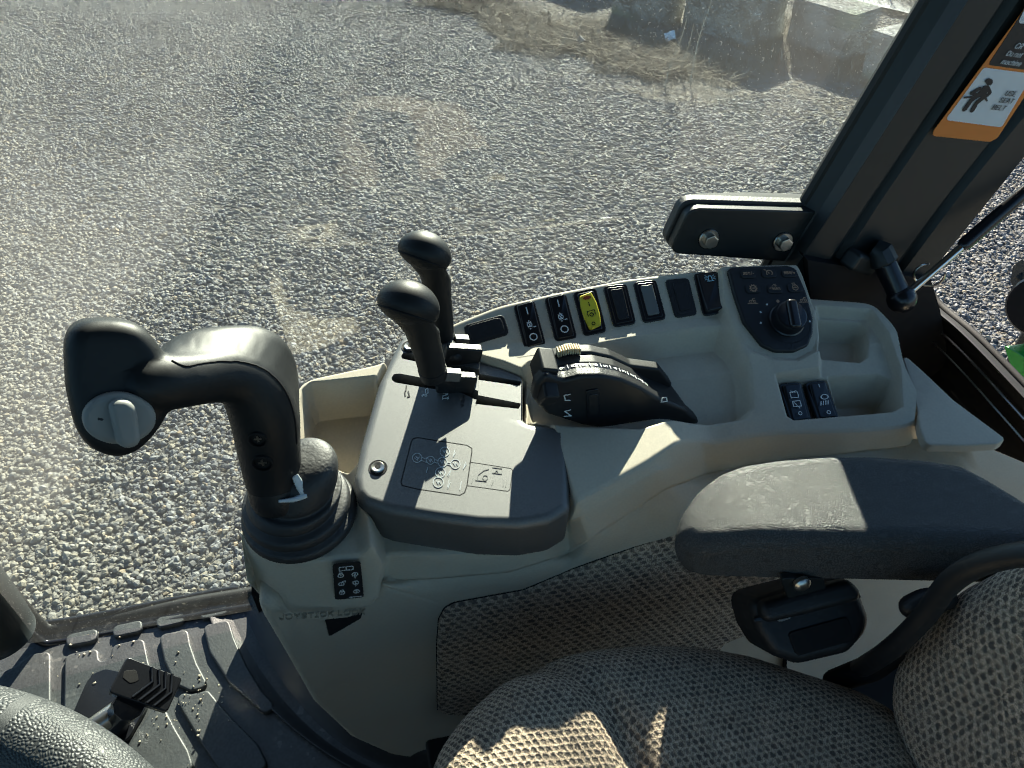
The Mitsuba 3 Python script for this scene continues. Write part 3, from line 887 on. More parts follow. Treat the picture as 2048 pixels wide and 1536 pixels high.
for s, p, h in (('CR', [0.6499,0.6624,1.9417], 0.0054), ('Do not', [0.6486,0.6624,1.9341], 0.0050), ('machine', [0.6493,0.6624,1.9259], 0.0050)):
    put('warning_sticker__dark_panel__lettering', text(s, p, tx, n0, h, shear=0.3, xs=0.9), 'mat_sticker', False)

# ------------------------------------------------------------------ the console beside the seat
DE, OE, S1E, S2E = A([[-0.1487,0.4708,1.6422],[-0.1431,0.4528,1.6386],[-0.129,0.4392,1.6358],[-0.1079,0.4297,1.6339],[-0.0822,0.4249,1.633],[-0.0563,0.4234,1.6327],[-0.0388,0.4225,1.6325],[-0.0293,0.4207,1.6322],[-0.0269,0.4376,1.6083],[0.0183,0.4289,1.6071],[0.0782,0.4215,1.6061],[0.1178,0.427,1.6069],[0.1448,0.4408,1.6088],[0.1441,0.4179,1.6606],[0.222,0.4472,1.6647],[0.295,0.4807,1.6384],[0.3493,0.482,1.6391],[0.3816,0.4804,1.6382],[0.4244,0.4759,1.6358],[0.4513,0.4726,1.6341],[0.4787,0.4703,1.6328],[0.501,0.4687,1.632],[0.5196,0.469,1.6322],[0.533,0.473,1.6343]]), A([[-0.1474,0.4806,1.6441],[-0.1415,0.4948,1.647],[-0.1277,0.5214,1.6523],[-0.1066,0.5714,1.6623],[-0.0939,0.5854,1.6841],[-0.0886,0.6006,1.6862],[-0.0775,0.6072,1.6872],[-0.0093,0.6144,1.6882],[0.0331,0.6321,1.6907],[0.0791,0.6471,1.7044],[0.1268,0.6585,1.7105],[0.1577,0.6612,1.7119],[0.1719,0.6627,1.7127],[0.1891,0.6644,1.7136],[0.2704,0.6696,1.7163],[0.3586,0.6687,1.7159],[0.3865,0.661,1.725],[0.4389,0.6559,1.7225],[0.4663,0.6527,1.7208],[0.4695,0.6322,1.7104],[0.4813,0.625,1.6897],[0.5457,0.6071,1.6872],[0.5516,0.5687,1.6818],[0.5421,0.527,1.6759],[0.5465,0.495,1.646]]), A([[-0.1507,0.4623,1.6355],[-0.1487,0.4569,1.6081],[-0.134,0.4398,1.6123],[-0.1135,0.4277,1.6157],[-0.0854,0.4229,1.614],[-0.0593,0.4214,1.6121],[-0.041,0.4205,1.6155],[-0.0318,0.4187,1.6191],[-0.0277,0.4356,1.5941],[0.0196,0.4269,1.5961],[0.0801,0.4195,1.5965],[0.12,0.425,1.5956],[0.1472,0.4388,1.5982],[0.1515,0.4159,1.644],[0.2375,0.4452,1.6542],[0.3026,0.4787,1.6211],[0.3576,0.48,1.6224],[0.3907,0.4784,1.6205],[0.4275,0.4739,1.6216],[0.4539,0.4706,1.6222],[0.4814,0.4683,1.6217],[0.5038,0.4667,1.6207],[0.5249,0.467,1.6196],[0.5423,0.471,1.6164]]), A([[-0.1517,0.4378,1.6051],[-0.1533,0.4614,1.5454],[-0.1373,0.4406,1.5566],[-0.1256,0.4267,1.5523],[-0.0968,0.4219,1.5448],[-0.0689,0.4204,1.543],[-0.051,0.4195,1.5541],[-0.0389,0.4177,1.5699],[-0.0341,0.4346,1.5714],[0.0155,0.4259,1.572],[0.0855,0.4185,1.5719],[0.1229,0.424,1.5718],[0.1521,0.4378,1.5576],[0.1633,0.4149,1.6062],[0.2463,0.4442,1.6242],[0.3079,0.4777,1.5949],[0.3629,0.479,1.597],[0.3962,0.4774,1.5974],[0.4333,0.4729,1.6],[0.46,0.4696,1.6013],[0.4871,0.4673,1.6032],[0.51,0.4657,1.6021],[0.5314,0.466,1.6009],[0.5514,0.47,1.5978]])
from scipy.ndimage import gaussian_filter1d
# columns of the shell: the driver's edge, the window edge and the skirt below, matched point by point
cu = np.concatenate([[0], np.cumsum(np.maximum(np.linalg.norm(np.diff(DE, axis=0), axis=1), 0.006))])
co = np.concatenate([[0], np.cumsum(np.linalg.norm(np.diff(OE, axis=0), axis=1))])
pair = [(0, 0), (2, 2), (4, 4), (5, 6), (8, 7), (9, 8), (10, 9), (11, 11), (13, 13), (14, 14), (15, 15), (16, 16), (17, 18), (18, 19), (19, 20), (20, 21), (21, 22), (22, 23), (23, 24)]
NU = 560
tt = np.linspace(0, cu[-1], NU)
ot = np.interp(tt, [cu[a] for a, b in pair], [co[b] if b < len(co) else co[-1] for a, b in pair])


def cols(P, c, t, s=3.0):
    Q = np.stack([np.interp(t, c, P[:, k]) for k in range(3)], 1)
    return gaussian_filter1d(Q, s, axis=0, mode='nearest')


Dc, Oc, S1c, S2c = cols(DE, cu, tt), cols(OE, co, ot), cols(S1E, cu, tt), cols(S2E, cu, tt, 2.0)


def sdf(P, X, Y):
    P = np.asarray(P, float)[:, :2]
    d = np.full(X.shape, 9.0)
    ins = np.zeros(X.shape, bool)
    for a, b in zip(P, np.roll(P, -1, 0)):
        e = b - a
        wx, wy = X - a[0], Y - a[1]
        t = np.clip((wx * e[0] + wy * e[1]) / (e.dot(e) + 1e-15), 0, 1)
        d = np.minimum(d, np.hypot(wx - e[0] * t, wy - e[1] * t))
        c = ((a[1] <= Y) & (b[1] > Y)) | ((b[1] <= Y) & (a[1] > Y))
        xi = a[0] + (Y - a[1]) / (e[1] if abs(e[1]) > 1e-12 else 1e-12) * e[0]
        ins ^= c & (X < xi)
    return np.where(ins, -d, d)


def sstep(a, b, x):
    t = np.clip((x - a) / (b - a), 0, 1)
    return t * t * (3 - 2 * t)


def PLz(y):
    return 1.67 + (y - 0.485) * math.tan(math.radians(8))


def SWz(y):
    return 1.69 + (y - 0.62) * math.tan(math.radians(28))


def KPz(y):
    return 1.722 + (y - 0.655) * math.tan(math.radians(27))


PLATE = A([[0.0141,0.6442,1.6924],[-0.012,0.5912,1.6849],[-0.0366,0.5158,1.6743],[-0.0452,0.4821,1.6696],[-0.0443,0.4658,1.6673],[-0.0385,0.4548,1.6658],[-0.0169,0.4414,1.6639],[0.0217,0.4264,1.6618],[0.0581,0.414,1.66],[0.0935,0.4062,1.6589],[0.1205,0.406,1.6589],[0.1413,0.4143,1.6601],[0.1639,0.5015,1.6723],[0.1253,0.5148,1.6742],[0.1212,0.5187,1.6747],[0.1339,0.576,1.6828],[0.1132,0.5921,1.6851],[0.0847,0.6085,1.6874],[0.0783,0.6327,1.6908],[0.0497,0.6563,1.6941],[0.0255,0.6555,1.694]])
POCKET = A([[-0.0873,0.581,1.6835],[-0.0849,0.5934,1.6852],[-0.0778,0.6,1.6862],[-0.017,0.5975,1.6858],[-0.0115,0.5918,1.685],[-0.0222,0.541,1.6779],[-0.0404,0.509,1.6734],[-0.0509,0.5036,1.6726],[-0.0775,0.5188,1.6748],[-0.0908,0.5329,1.6767]])
BOWL = A([[0.1315,0.5791,1.6832],[0.143,0.5881,1.6845],[0.195,0.5985,1.686],[0.2513,0.6022,1.6865],[0.3086,0.6046,1.6868],[0.3596,0.6023,1.6865],[0.3708,0.5762,1.6828]] + [[0.3706,0.5434,1.6717],[0.361,0.5077,1.6527],[0.3497,0.4991,1.6482],[0.3008,0.4991,1.6482]] + [[0.2305,0.4879,1.6704],[0.1644,0.5033,1.6726],[0.1207,0.5187,1.6747]])
PAD = A([[0.3773,0.6603,1.7247],[0.471,0.6521,1.7205],[0.4686,0.5959,1.6919],[0.4633,0.5704,1.6789],[0.4506,0.556,1.6716],[0.4269,0.5491,1.6681],[0.4014,0.5535,1.6703],[0.382,0.5634,1.6753],[0.3676,0.5934,1.6906],[0.3673,0.6233,1.7059]])
BASIN = A([[0.4802,0.613,1.688],[0.5382,0.5971,1.6857],[0.5385,0.5649,1.6812]] + [[0.5369,0.5243,1.6615],[0.5224,0.4873,1.6419],[0.5105,0.484,1.6401],[0.4011,0.4911,1.6439],[0.3956,0.4957,1.6464],[0.3979,0.5359,1.6677],[0.4478,0.5359,1.6677]])
TRAY1 = A([[0.4754,0.6058,1.687],[0.5268,0.5919,1.685],[0.5298,0.5819,1.6836],[0.5106,0.5473,1.6788],[0.5012,0.5431,1.6782],[0.4527,0.5534,1.6796]])
TRAY2 = A([[0.4605,0.5327,1.666],[0.5158,0.5276,1.6633],[0.5292,0.5202,1.6594],[0.52,0.4896,1.6431],[0.4584,0.4901,1.6434]])
SWREC = A([[0.3985,0.5358,1.6677],[0.4555,0.5318,1.6656],[0.4562,0.4904,1.6435],[0.4026,0.4919,1.6443]])


def shell_z(X, Y):
    z = np.where(True, PLz(Y), 0)
    front = sstep(-0.022, -0.05, X)
    zf = (1.64 + (Y - 0.46) * 0.2) * (1 - sstep(0.47, 0.56, Y)) + PLz(Y) * sstep(0.47, 0.56, Y)
    z = z * (1 - front) + zf * front
    low = sstep(-0.040, -0.026, X) * sstep(0.150, 0.138, X) * sstep(0.004, -0.004, sdf(PLATE, X, np.maximum(Y, 0.452)))
    z = z * (1 - low) + (PLz(Y) - 0.055) * low
    z = z - 0.048 * sstep(0.0025, -0.0035, sdf(POCKET, X, Y))
    ztr = np.where(Y < 0.56, 1.67 + 0.075 * math.tan(math.radians(8)) + (Y - 0.56) * math.tan(math.radians(28)), PLz(Y))
    wt = sstep(0.255, 0.315, X)
    z = z * (1 - wt) + ztr * wt
    k = sstep(0.055, 0.066, X) * sstep(0.47, 0.44, X)
    up = np.maximum(SWz(Y) - z, 0) * k * sstep(0.612, 0.624, Y)
    z = z + up
    z = z - 0.024 * sstep(0.003, -0.012, sdf(BOWL, X, Y))
    s = sdf(PAD, X, Y)
    w = sstep(0.005, -0.003, s)
    z = z * (1 - w) + (KPz(Y) + 0.0015) * w
    z = z - 0.012 * sstep(0.002, -0.005, sdf(BASIN, X, Y)) * (1 - w)
    z = z - 0.026 * sstep(0.001, -0.006, sdf(TRAY1, X, Y)) * (1 - w)
    z = z - 0.040 * sstep(0.002, -0.006, sdf(TRAY2, X, Y))
    z = z - 0.012 * sstep(0.001, -0.002, sdf(SWREC, X, Y))
    return z


NV = 230
v = np.linspace(0, 1, NV) ** 1.0
XY = Dc[None] * (1 - v[:, None, None]) + Oc[None] * v[:, None, None]
Z = shell_z(XY[..., 0], XY[..., 1])
# ease the rim into the edge curves
ed = np.clip(np.linspace(0, 1, NV) * 0.2 / 0.004, 0, 1)
ez = np.clip((1 - np.linspace(0, 1, NV)) * 0.2 / 0.003, 0, 1)
Z = Z - 0.0015 * (1 - ed[:, None]) ** 2 - 0.0015 * (1 - ez[:, None]) ** 2
TOP = np.stack([XY[..., 0], XY[..., 1], Z], -1)
lip = TOP[0] + (S1c - TOP[0]) * 0.06 + A([0, -0.0006, 0])
wall = TOP[-1] + A([0, 0.0008, -0.003])
wall2 = TOP[-1] + A([0, 0.0012, -0.06])
inner = S2c + A([0, 0.004, -0.0008])
ROWS = np.concatenate([[inner, S2c], np.linspace(S2c, S1c, 8)[1:-1], [S1c], np.linspace(S1c, lip, 6)[1:-1], [lip], TOP, [TOP[-1] + A([0, 0.0006, -0.002])]])
put('control_console__added_edge_strip', slab(np.stack([TOP[-1] + A([0, 0.0008, -0.0015]), TOP[-1] + A([0, 0.0016, -0.02]), wall2 + A([0, 0.002, -0.05])])[:, ::-1], 0.0006), 'mat_dark', True)  # added black strip, keeps the sunlit outer wall from mirroring in the window
tag('control_console', 'beige side console carrying levers, switches, keypad and storage tray beside the seat', 'console')
put('control_console__shell', grid(ROWS), 'mat_beige', True)
for key, P_, fl in (('control_console__storage_bin', POCKET, 0),):
    pass

# side panel below the shell, with its sloping ledge and the cloth insert
n_lw = unit(A([0, -1, -0.067]))
SP = A([[-0.1443,0.4199,1.6365],[-0.1402,0.4216,1.6114],[-0.13,0.4229,1.5917],[-0.1228,0.4245,1.5668],[-0.0957,0.4256,1.5507],[-0.0682,0.4259,1.5462],[-0.0503,0.4252,1.5569],[-0.038,0.4241,1.5732],[-0.0327,0.4234,1.5842],[0.0229,0.4269,1.531],[0.1021,0.4271,1.5283],[0.1516,0.4255,1.5519],[0.2129,0.4243,1.5709],[0.2794,0.4229,1.5915],[0.4402,0.4236,1.5805],[0.5987,0.4263,1.5412],[0.7799,0.4338,1.4285],[1.9766,0.5326,-0.0462],[2.5625,0.8152,-4.2637],[0.0812,0.4931,0.5432],[-0.0311,0.4607,1.0269],[-0.0262,0.4559,1.0993],[-0.0697,0.4526,1.1475],[-0.1106,0.4468,1.2342],[-0.1358,0.4387,1.3555],[-0.1422,0.4305,1.4782],[-0.1471,0.4251,1.5588]])
put('control_console__side_panel', prism(SP, n_lw, 0.10, 0.010, 0.006, 0.0, seg=5), 'mat_beige', 30)
L0, L1 = A([[-0.0341,0.4376,1.5714],[0.0155,0.4289,1.572],[0.0855,0.4215,1.5719],[0.1229,0.427,1.5718],[0.1521,0.4408,1.5576],[0.1633,0.4179,1.6062],[0.2463,0.4472,1.6242],[0.3079,0.4807,1.5949],[0.3629,0.482,1.597],[0.46,0.4726,1.6013],[0.5314,0.469,1.6009],[0.5721,0.44,1.6234],[0.7314,0.44,1.5271]]), A([[-0.0329,0.4235,1.5824],[0.0228,0.4271,1.5291],[0.1022,0.4272,1.5273],[0.1271,0.4265,1.5382],[0.1517,0.4256,1.551],[0.1749,0.4251,1.5583],[0.2345,0.4237,1.5795],[0.2794,0.4229,1.5915],[0.3369,0.4227,1.5947],[0.4402,0.4236,1.5805],[0.5192,0.4248,1.5631],[0.5987,0.4263,1.5412],[0.7799,0.4338,1.4285]])
L1 = L1 + n_lw * 0.0006
mid = (L0 + L1) / 2 + A([0, -0.003, 0.004])
Gl, _ = loft([L0 + A([0, 0.002, 0.002]), L0, mid, L1, L1 + A([0, 0.002, -0.006])], 120, 24, kv=2, ku=1)
Gl.invert() if Gl.face_normals[:, 2].mean() < 0 else None
put('control_console__side_panel__ledge', Gl, 'mat_beige', True)


def pad(P, n, R, depth, crease=None, dome=0.0, n_t=140, n_r=60, lift=0.0, rc=0.01, xdir=(1, 0, 0), bulge=None):
    """A stuffed pad: outline P on a plane with normal n, rim rounded by R, hanging down by depth. Returns mesh, uv in metres."""
    L, Rm, o = local(P, n, xdir)
    g = round_poly(L[:, :2], rc)
    ring = even(A(g.exterior.coords)[:-1], n_t, True)
    c = A(g.representative_point().coords[0])
    c = A(g.centroid.coords[0])
    G, UVs = [], []
    for t in np.concatenate([np.linspace(0.002, 0.7, n_r // 2), 1 - 0.3 * (1 - np.linspace(0, 1, n_r // 2)[1:]) ** 1.8]):
        q = c + (ring - c) * t
        G.append(q)
    G = np.stack(G)
    sd = -sdf(ring, G[..., 0], G[..., 1])
    sd[-1] = 0
    e = np.clip((R - sd) / R, 0, 1)
    z = -R * (1 - np.sqrt(np.maximum(1 - e ** 2, 0)))
    if dome:
        z = z + dome * (1 - np.clip(np.linalg.norm(G - c, axis=-1) / np.abs(ring - c).max(), 0, 1) ** 2)
    if bulge is not None:
        z = z + bulge(G, sd)
    if crease is not None:
        for line_, w, dp in crease:
            Lc = (A(line_) - o).dot(Rm.T)[:, :2]
            Lc = smooth_line(Lc, 60)
            dd = np.min(np.linalg.norm(G[:, :, None] - Lc[None, None], axis=-1), axis=-1)
            z = z - dp * np.exp(-(dd / w) ** 2)
    uv = G.copy()
    side = []
    d1 = np.roll(ring, -1, 0) - np.roll(ring, 1, 0)
    nn = np.stack([d1[:, 1], -d1[:, 0]], 1)
    nn /= np.linalg.norm(nn, axis=1, keepdims=True)
    if (nn * (ring - c)).sum() < 0:
        nn = -nn
    drops = np.linspace(0, depth - R, 10)[1:]
    P3 = [np.concatenate([G, z[..., None]], -1)]
    uvs = [uv + (nn * -1)[None] * 0 + nn[None] * np.clip(-z, 0, None)[..., None] * 0.5]
    for dq in drops:
        P3.append(np.column_stack([ring - nn * 0.15 * dq * dq / depth, z[-1] + (-depth - z[-1]) * dq / (depth - R)])[None])
        uvs.append((ring + nn * (R * 0.5 + dq))[None])
    P3 = np.concatenate(P3)
    P3[..., 2] += lift
    uvs = np.concatenate(uvs)
    m = grid(P3.dot(Rm) + o, cu=True)
    if np.dot(m.face_normals[len(m.faces) // 8], n) < 0:
        m.invert()
    return m, uvs.reshape(-1, 2)


FB = A([[0.0002,0.4444,1.271],[0.0087,0.433,1.4402],[0.0141,0.4291,1.4983],[0.0213,0.4278,1.5185],[0.0317,0.4273,1.5258],[0.1022,0.4273,1.5253],[0.1518,0.4257,1.549],[0.2131,0.4244,1.5691],[0.2613,0.4235,1.582],[0.333,0.4231,1.5889],[0.3894,0.4247,1.5638],[0.412,0.4304,1.4791],[0.4306,0.4407,1.3252],[0.3728,0.4426,1.2968],[0.3487,0.4592,1.0491],[0.0093,0.4455,1.2537]])
put('control_console__side_panel__groove_shadow', prism(FB, n_lw, 0.004, 0.0, 0.006, 0.0012), 'mat_dark', 30)  # dark sheet painting the shadow line round the cloth
m, uv = pad(FB, n_lw, 0.006, 0.0065, lift=0.0045, rc=0.006, n_t=400, n_r=40)
inset = m
put('control_console__cloth_insert', inset, 'mat_fabric', True, uv=uv * 0.8)

# rear flange
FLG = A([[0.5802,0.577,1.636],[0.5848,0.5357,1.636],[0.5884,0.4891,1.636],[0.6043,0.4273,1.636],[0.5917,0.4228,1.636],[0.5577,0.4279,1.636],[0.5197,0.4367,1.636],[0.526,0.4563,1.636],[0.5542,0.5126,1.636]])
put('control_console__rear_flange', prism(FLG, (0, 0, 1), 0.010, 0.002, 0.004), 'mat_beige', 40)

# embossed words and the lock lever
yS = 0.4185
e1, e2 = A([[-0.118,0.4185,1.568]])[0], A([[-0.0648,0.4185,1.5568]])[0]
put('control_console__lettering', text('JOYSTICK LOCK', (e1 + e2) / 2 + A([0, -0.0016, 0]), unit(e2 - e1), (0, -1, 0), 0.0082, 0.0016, 0.0, xs=0.86), 'mat_beige_shaded', False)  # letters darker than the shell: relief shading put into the colour
LV = A([[-0.0926,0.424,1.5531],[-0.0726,0.424,1.549],[-0.0534,0.424,1.5512],[-0.0599,0.424,1.5304],[-0.094,0.424,1.5084]])
put('control_console__lock_lever', prism(LV, (0, -1, 0.0), 0.02, 0.0012, 0.001), 'mat_black', 30)

# sticker under the joystick
tag('joystick_lock_sticker', 'small black sticker with white padlocks and numbers below the joystick boot', 'sticker')
Q = A([[-0.0716,0.418,1.6335],[-0.0477,0.418,1.6309],[-0.0517,0.418,1.5753],[-0.0776,0.418,1.5796]])
nS = A([0, -1.0, 0])
put('joystick_lock_sticker__panel', prism(Q, nS, 0.0006, 0.0, 0.003, 0.0004), 'mat_print_black', False)
L, R, o, n_ = quad_frame(Q)
R = frame(nS, unit(Q[1] - Q[0]))
L = (Q - o).dot(R.T)[:, :2]


def qm(u, v_, L=None):
    a, b, c, d = L
    return (a * (1 - u) + b * u) * (1 - v_) + (d * (1 - u) + c * u) * v_


pp = []
W_ = np.linalg.norm(L[1] - L[0])
for k, vv in enumerate((0.32, 0.55, 0.80)):
    c = qm(0.26, vv, L)
    pp += [ringp(c, 0.0024, 0.0006), line([c + A([-0.0013, 0.0024]), c + A([-0.0013, 0.0040]), c + A([0.0013, 0.0040]), c + A([0.0013, 0.0024])] if k != 1 else [c + A([0.0012, 0.0024]), c + A([0.0012, 0.0038]), c + A([0.0036, 0.0038]), c + A([0.0036, 0.0022])], 0.0007), disc(c, 0.0006)]
    q = qm(0.76, vv, L)
    pp += [ringp(q, 0.0026, 0.0006)]
    if k < 2:
        pp += [line([q + A([0, -0.0034]), q + A([0, -0.0056])], 0.0005)]
b = qm(0.47, 0.14, L)
pp += [line([b + A([-0.006, -0.0028]), b + A([-0.006, 0.002]), b + A([-0.005, 0.0028]), b + A([0, 0.0024]), b + A([0.005, 0.0028]), b + A([0.006, 0.002]), b + A([0.006, -0.0028]), b + A([0, -0.0022]), b + A([-0.006, -0.0028])], 0.0006), line([b + A([0, 0.0024]), b + A([0, -0.0022])], 0.0006)]
pp += [line([qm(0.5, 0.95, L), qm(0.93, 0.95, L)], 0.0007)]
put('joystick_lock_sticker__symbols', flat(pp, nS, o, R, 0.0006), 'mat_white', False)
for k, vv in enumerate((0.32, 0.55, 0.80)):
    q = qm(0.76, vv, L)
    put('joystick_lock_sticker__number', text(str(k), A([q[0], q[1], 0.0]).dot(R) + o, unit(Q[1] - Q[0]), nS, 0.0026, 0.0003, 0.0006, bold=True), 'mat_white', False)

# ------------------------------------------------------------------ lever plate
nP = unit(A([0, -math.tan(math.radians(8)), 1]))
body = man(prism(PLATE, nP, 0.056, 0.009, 0.006, seg=5, step=0.003))


def cutter(P, depth):
    return man(prism(A(P), nP, depth + 0.02, 0.0, 0.001, 0.02))


S_1 = [[0.0146,0.6212,1.6891],[0.0171,0.625,1.6897],[0.0242,0.6237,1.6895],[0.0772,0.5952,1.6855],[0.0916,0.5885,1.6845],[0.1313,0.571,1.6821],[0.129,0.5654,1.6813],[0.0891,0.5808,1.6835],[0.0761,0.5886,1.6846],[0.019,0.6155,1.6883],[0.0152,0.6176,1.6886]]
S_2 = [[0.0018,0.594,1.6853],[0.0048,0.5982,1.6859],[0.0108,0.5978,1.6858],[0.0728,0.5697,1.6819],[0.0841,0.5617,1.6808],[0.1251,0.5431,1.6782],[0.1212,0.5368,1.6773],[0.0796,0.5509,1.6793],[0.0684,0.5614,1.6807],[0.0379,0.5728,1.6823],[0.0045,0.5869,1.6843],[0.0019,0.5907,1.6848]]
REC = [[0.0941,0.6019,1.6864],[0.1344,0.5827,1.6837],[0.1202,0.5188,1.6748],[0.1161,0.5184,1.6747],[0.0782,0.5347,1.677],[0.0793,0.5465,1.6786],[0.0836,0.556,1.68],[0.089,0.5828,1.6837]]
TABS = [[0.0909,0.6018,1.6864],[0.0947,0.5997,1.6861],[0.0907,0.5893,1.6847],[0.088,0.5919,1.685]]
body = body - cutter(REC, 0.007) - cutter(S_1, 0.03) - cutter(S_2, 0.03)
FR1 = A([[0.0138,0.515,1.6742],[0.0185,0.5152,1.6742],[0.0339,0.509,1.6734],[0.0624,0.498,1.6718],[0.0663,0.4937,1.6712],[0.0656,0.4896,1.6706],[0.0547,0.4537,1.6656],[0.0514,0.4472,1.6647],[0.0467,0.4455,1.6644],[0.011,0.4587,1.6663],[-0.0025,0.4652,1.6672],[-0.0031,0.4692,1.6678],[0.0116,0.5118,1.6738]])
ring_l = local(FR1, nP)[0][:, :2]
put('control_console__lever_plate', tri(body), 'mat_plate', 32)
Lq, Rq, oq = local(FR1, nP)
put('control_console__lever_plate__recess_line', flat([line(np.vstack([Lq[:, :2], Lq[:1, :2]]), 0.0010)], nP, oq, Rq, 0.0, 0.0003), 'mat_dark', False)
FR2 = A([[0.0612,0.4779,1.669],[0.0636,0.4782,1.669],[0.0978,0.4649,1.6672],[0.099,0.4626,1.6669],[0.092,0.4427,1.6641],[0.09,0.4415,1.6639],[0.0548,0.4543,1.6657]])
Lq, Rq, oq = local(FR2, nP)
put('control_console__lever_plate__recess_line', flat([line(np.vstack([Lq[:, :2]]), 0.0006)], nP, oq, Rq, 0.0, 0.0003), 'mat_dark', False)
G_ = []
for p in [[[0.0188,0.4914,1.6709],[0.0182,0.4895,1.6706],[0.017,0.4881,1.6704],[0.0155,0.4872,1.6703],[0.0139,0.4871,1.6703],[0.0123,0.4878,1.6704],[0.0111,0.4892,1.6706],[0.0104,0.491,1.6708],[0.0103,0.493,1.6711],[0.0109,0.4949,1.6714],[0.012,0.4964,1.6716],[0.0135,0.4973,1.6717],[0.0152,0.4974,1.6717],[0.0168,0.4967,1.6716],[0.018,0.4953,1.6714],[0.0187,0.4935,1.6712],[0.0188,0.4914,1.6709]],[[0.03,0.4866,1.6702],[0.0295,0.4849,1.67],[0.0285,0.4836,1.6698],[0.0272,0.4829,1.6697],[0.0257,0.4828,1.6697],[0.0244,0.4834,1.6698],[0.0233,0.4846,1.6699],[0.0228,0.4862,1.6702],[0.0227,0.4879,1.6704],[0.0232,0.4896,1.6706],[0.0242,0.4909,1.6708],[0.0255,0.4916,1.6709],[0.027,0.4917,1.6709],[0.0284,0.4911,1.6709],[0.0294,0.4899,1.6707],[0.03,0.4883,1.6705],[0.03,0.4866,1.6702]],[[0.0411,0.4824,1.6696],[0.0405,0.4805,1.6694],[0.0394,0.4791,1.6692],[0.0378,0.4782,1.669],[0.0362,0.4782,1.669],[0.0346,0.4788,1.6691],[0.0334,0.4802,1.6693],[0.0328,0.482,1.6696],[0.0327,0.484,1.6699],[0.0333,0.4859,1.6701],[0.0345,0.4874,1.6703],[0.036,0.4882,1.6705],[0.0377,0.4883,1.6705],[0.0393,0.4876,1.6704],[0.0405,0.4862,1.6702],[0.0411,0.4844,1.6699],[0.0411,0.4824,1.6696]],[[0.045,0.4935,1.6712],[0.0443,0.4916,1.6709],[0.0431,0.4901,1.6707],[0.0416,0.4892,1.6706],[0.0399,0.4891,1.6706],[0.0383,0.4898,1.6707],[0.0371,0.4912,1.6709],[0.0365,0.493,1.6711],[0.0364,0.4951,1.6714],[0.0371,0.497,1.6717],[0.0382,0.4985,1.6719],[0.0398,0.4994,1.672],[0.0415,0.4995,1.672],[0.0431,0.4988,1.6719],[0.0443,0.4974,1.6717],[0.0449,0.4955,1.6715],[0.045,0.4935,1.6712]],[[0.0525,0.4782,1.669],[0.0518,0.4764,1.6688],[0.0506,0.4749,1.6686],[0.0491,0.4741,1.6685],[0.0474,0.474,1.6685],[0.0459,0.4747,1.6685],[0.0447,0.476,1.6687],[0.0441,0.4778,1.669],[0.044,0.4798,1.6693],[0.0447,0.4817,1.6695],[0.0459,0.4832,1.6697],[0.0474,0.484,1.6699],[0.0491,0.4841,1.6699],[0.0506,0.4834,1.6698],[0.0518,0.482,1.6696],[0.0525,0.4802,1.6693],[0.0525,0.4782,1.669]],[[0.0376,0.4715,1.6681],[0.037,0.4696,1.6678],[0.0358,0.4681,1.6676],[0.0342,0.4672,1.6675],[0.0325,0.4671,1.6675],[0.0309,0.4679,1.6676],[0.0296,0.4692,1.6678],[0.0289,0.4711,1.668],[0.0289,0.4732,1.6683],[0.0295,0.4751,1.6686],[0.0307,0.4766,1.6688],[0.0323,0.4775,1.6689],[0.034,0.4776,1.669],[0.0357,0.4769,1.6689],[0.0369,0.4755,1.6687],[0.0376,0.4736,1.6684],[0.0376,0.4715,1.6681]],[[0.0344,0.4615,1.6667],[0.0338,0.4595,1.6664],[0.0325,0.4579,1.6662],[0.0309,0.4571,1.6661],[0.0291,0.457,1.6661],[0.0274,0.4577,1.6662],[0.0261,0.4592,1.6664],[0.0254,0.4611,1.6666],[0.0253,0.4632,1.6669],[0.0259,0.4652,1.6672],[0.0272,0.4668,1.6674],[0.0288,0.4677,1.6676],[0.0307,0.4678,1.6676],[0.0324,0.467,1.6675],[0.0337,0.4656,1.6673],[0.0344,0.4636,1.667],[0.0344,0.4615,1.6667]]]:
    G_.append(('l', p, 0.0005))
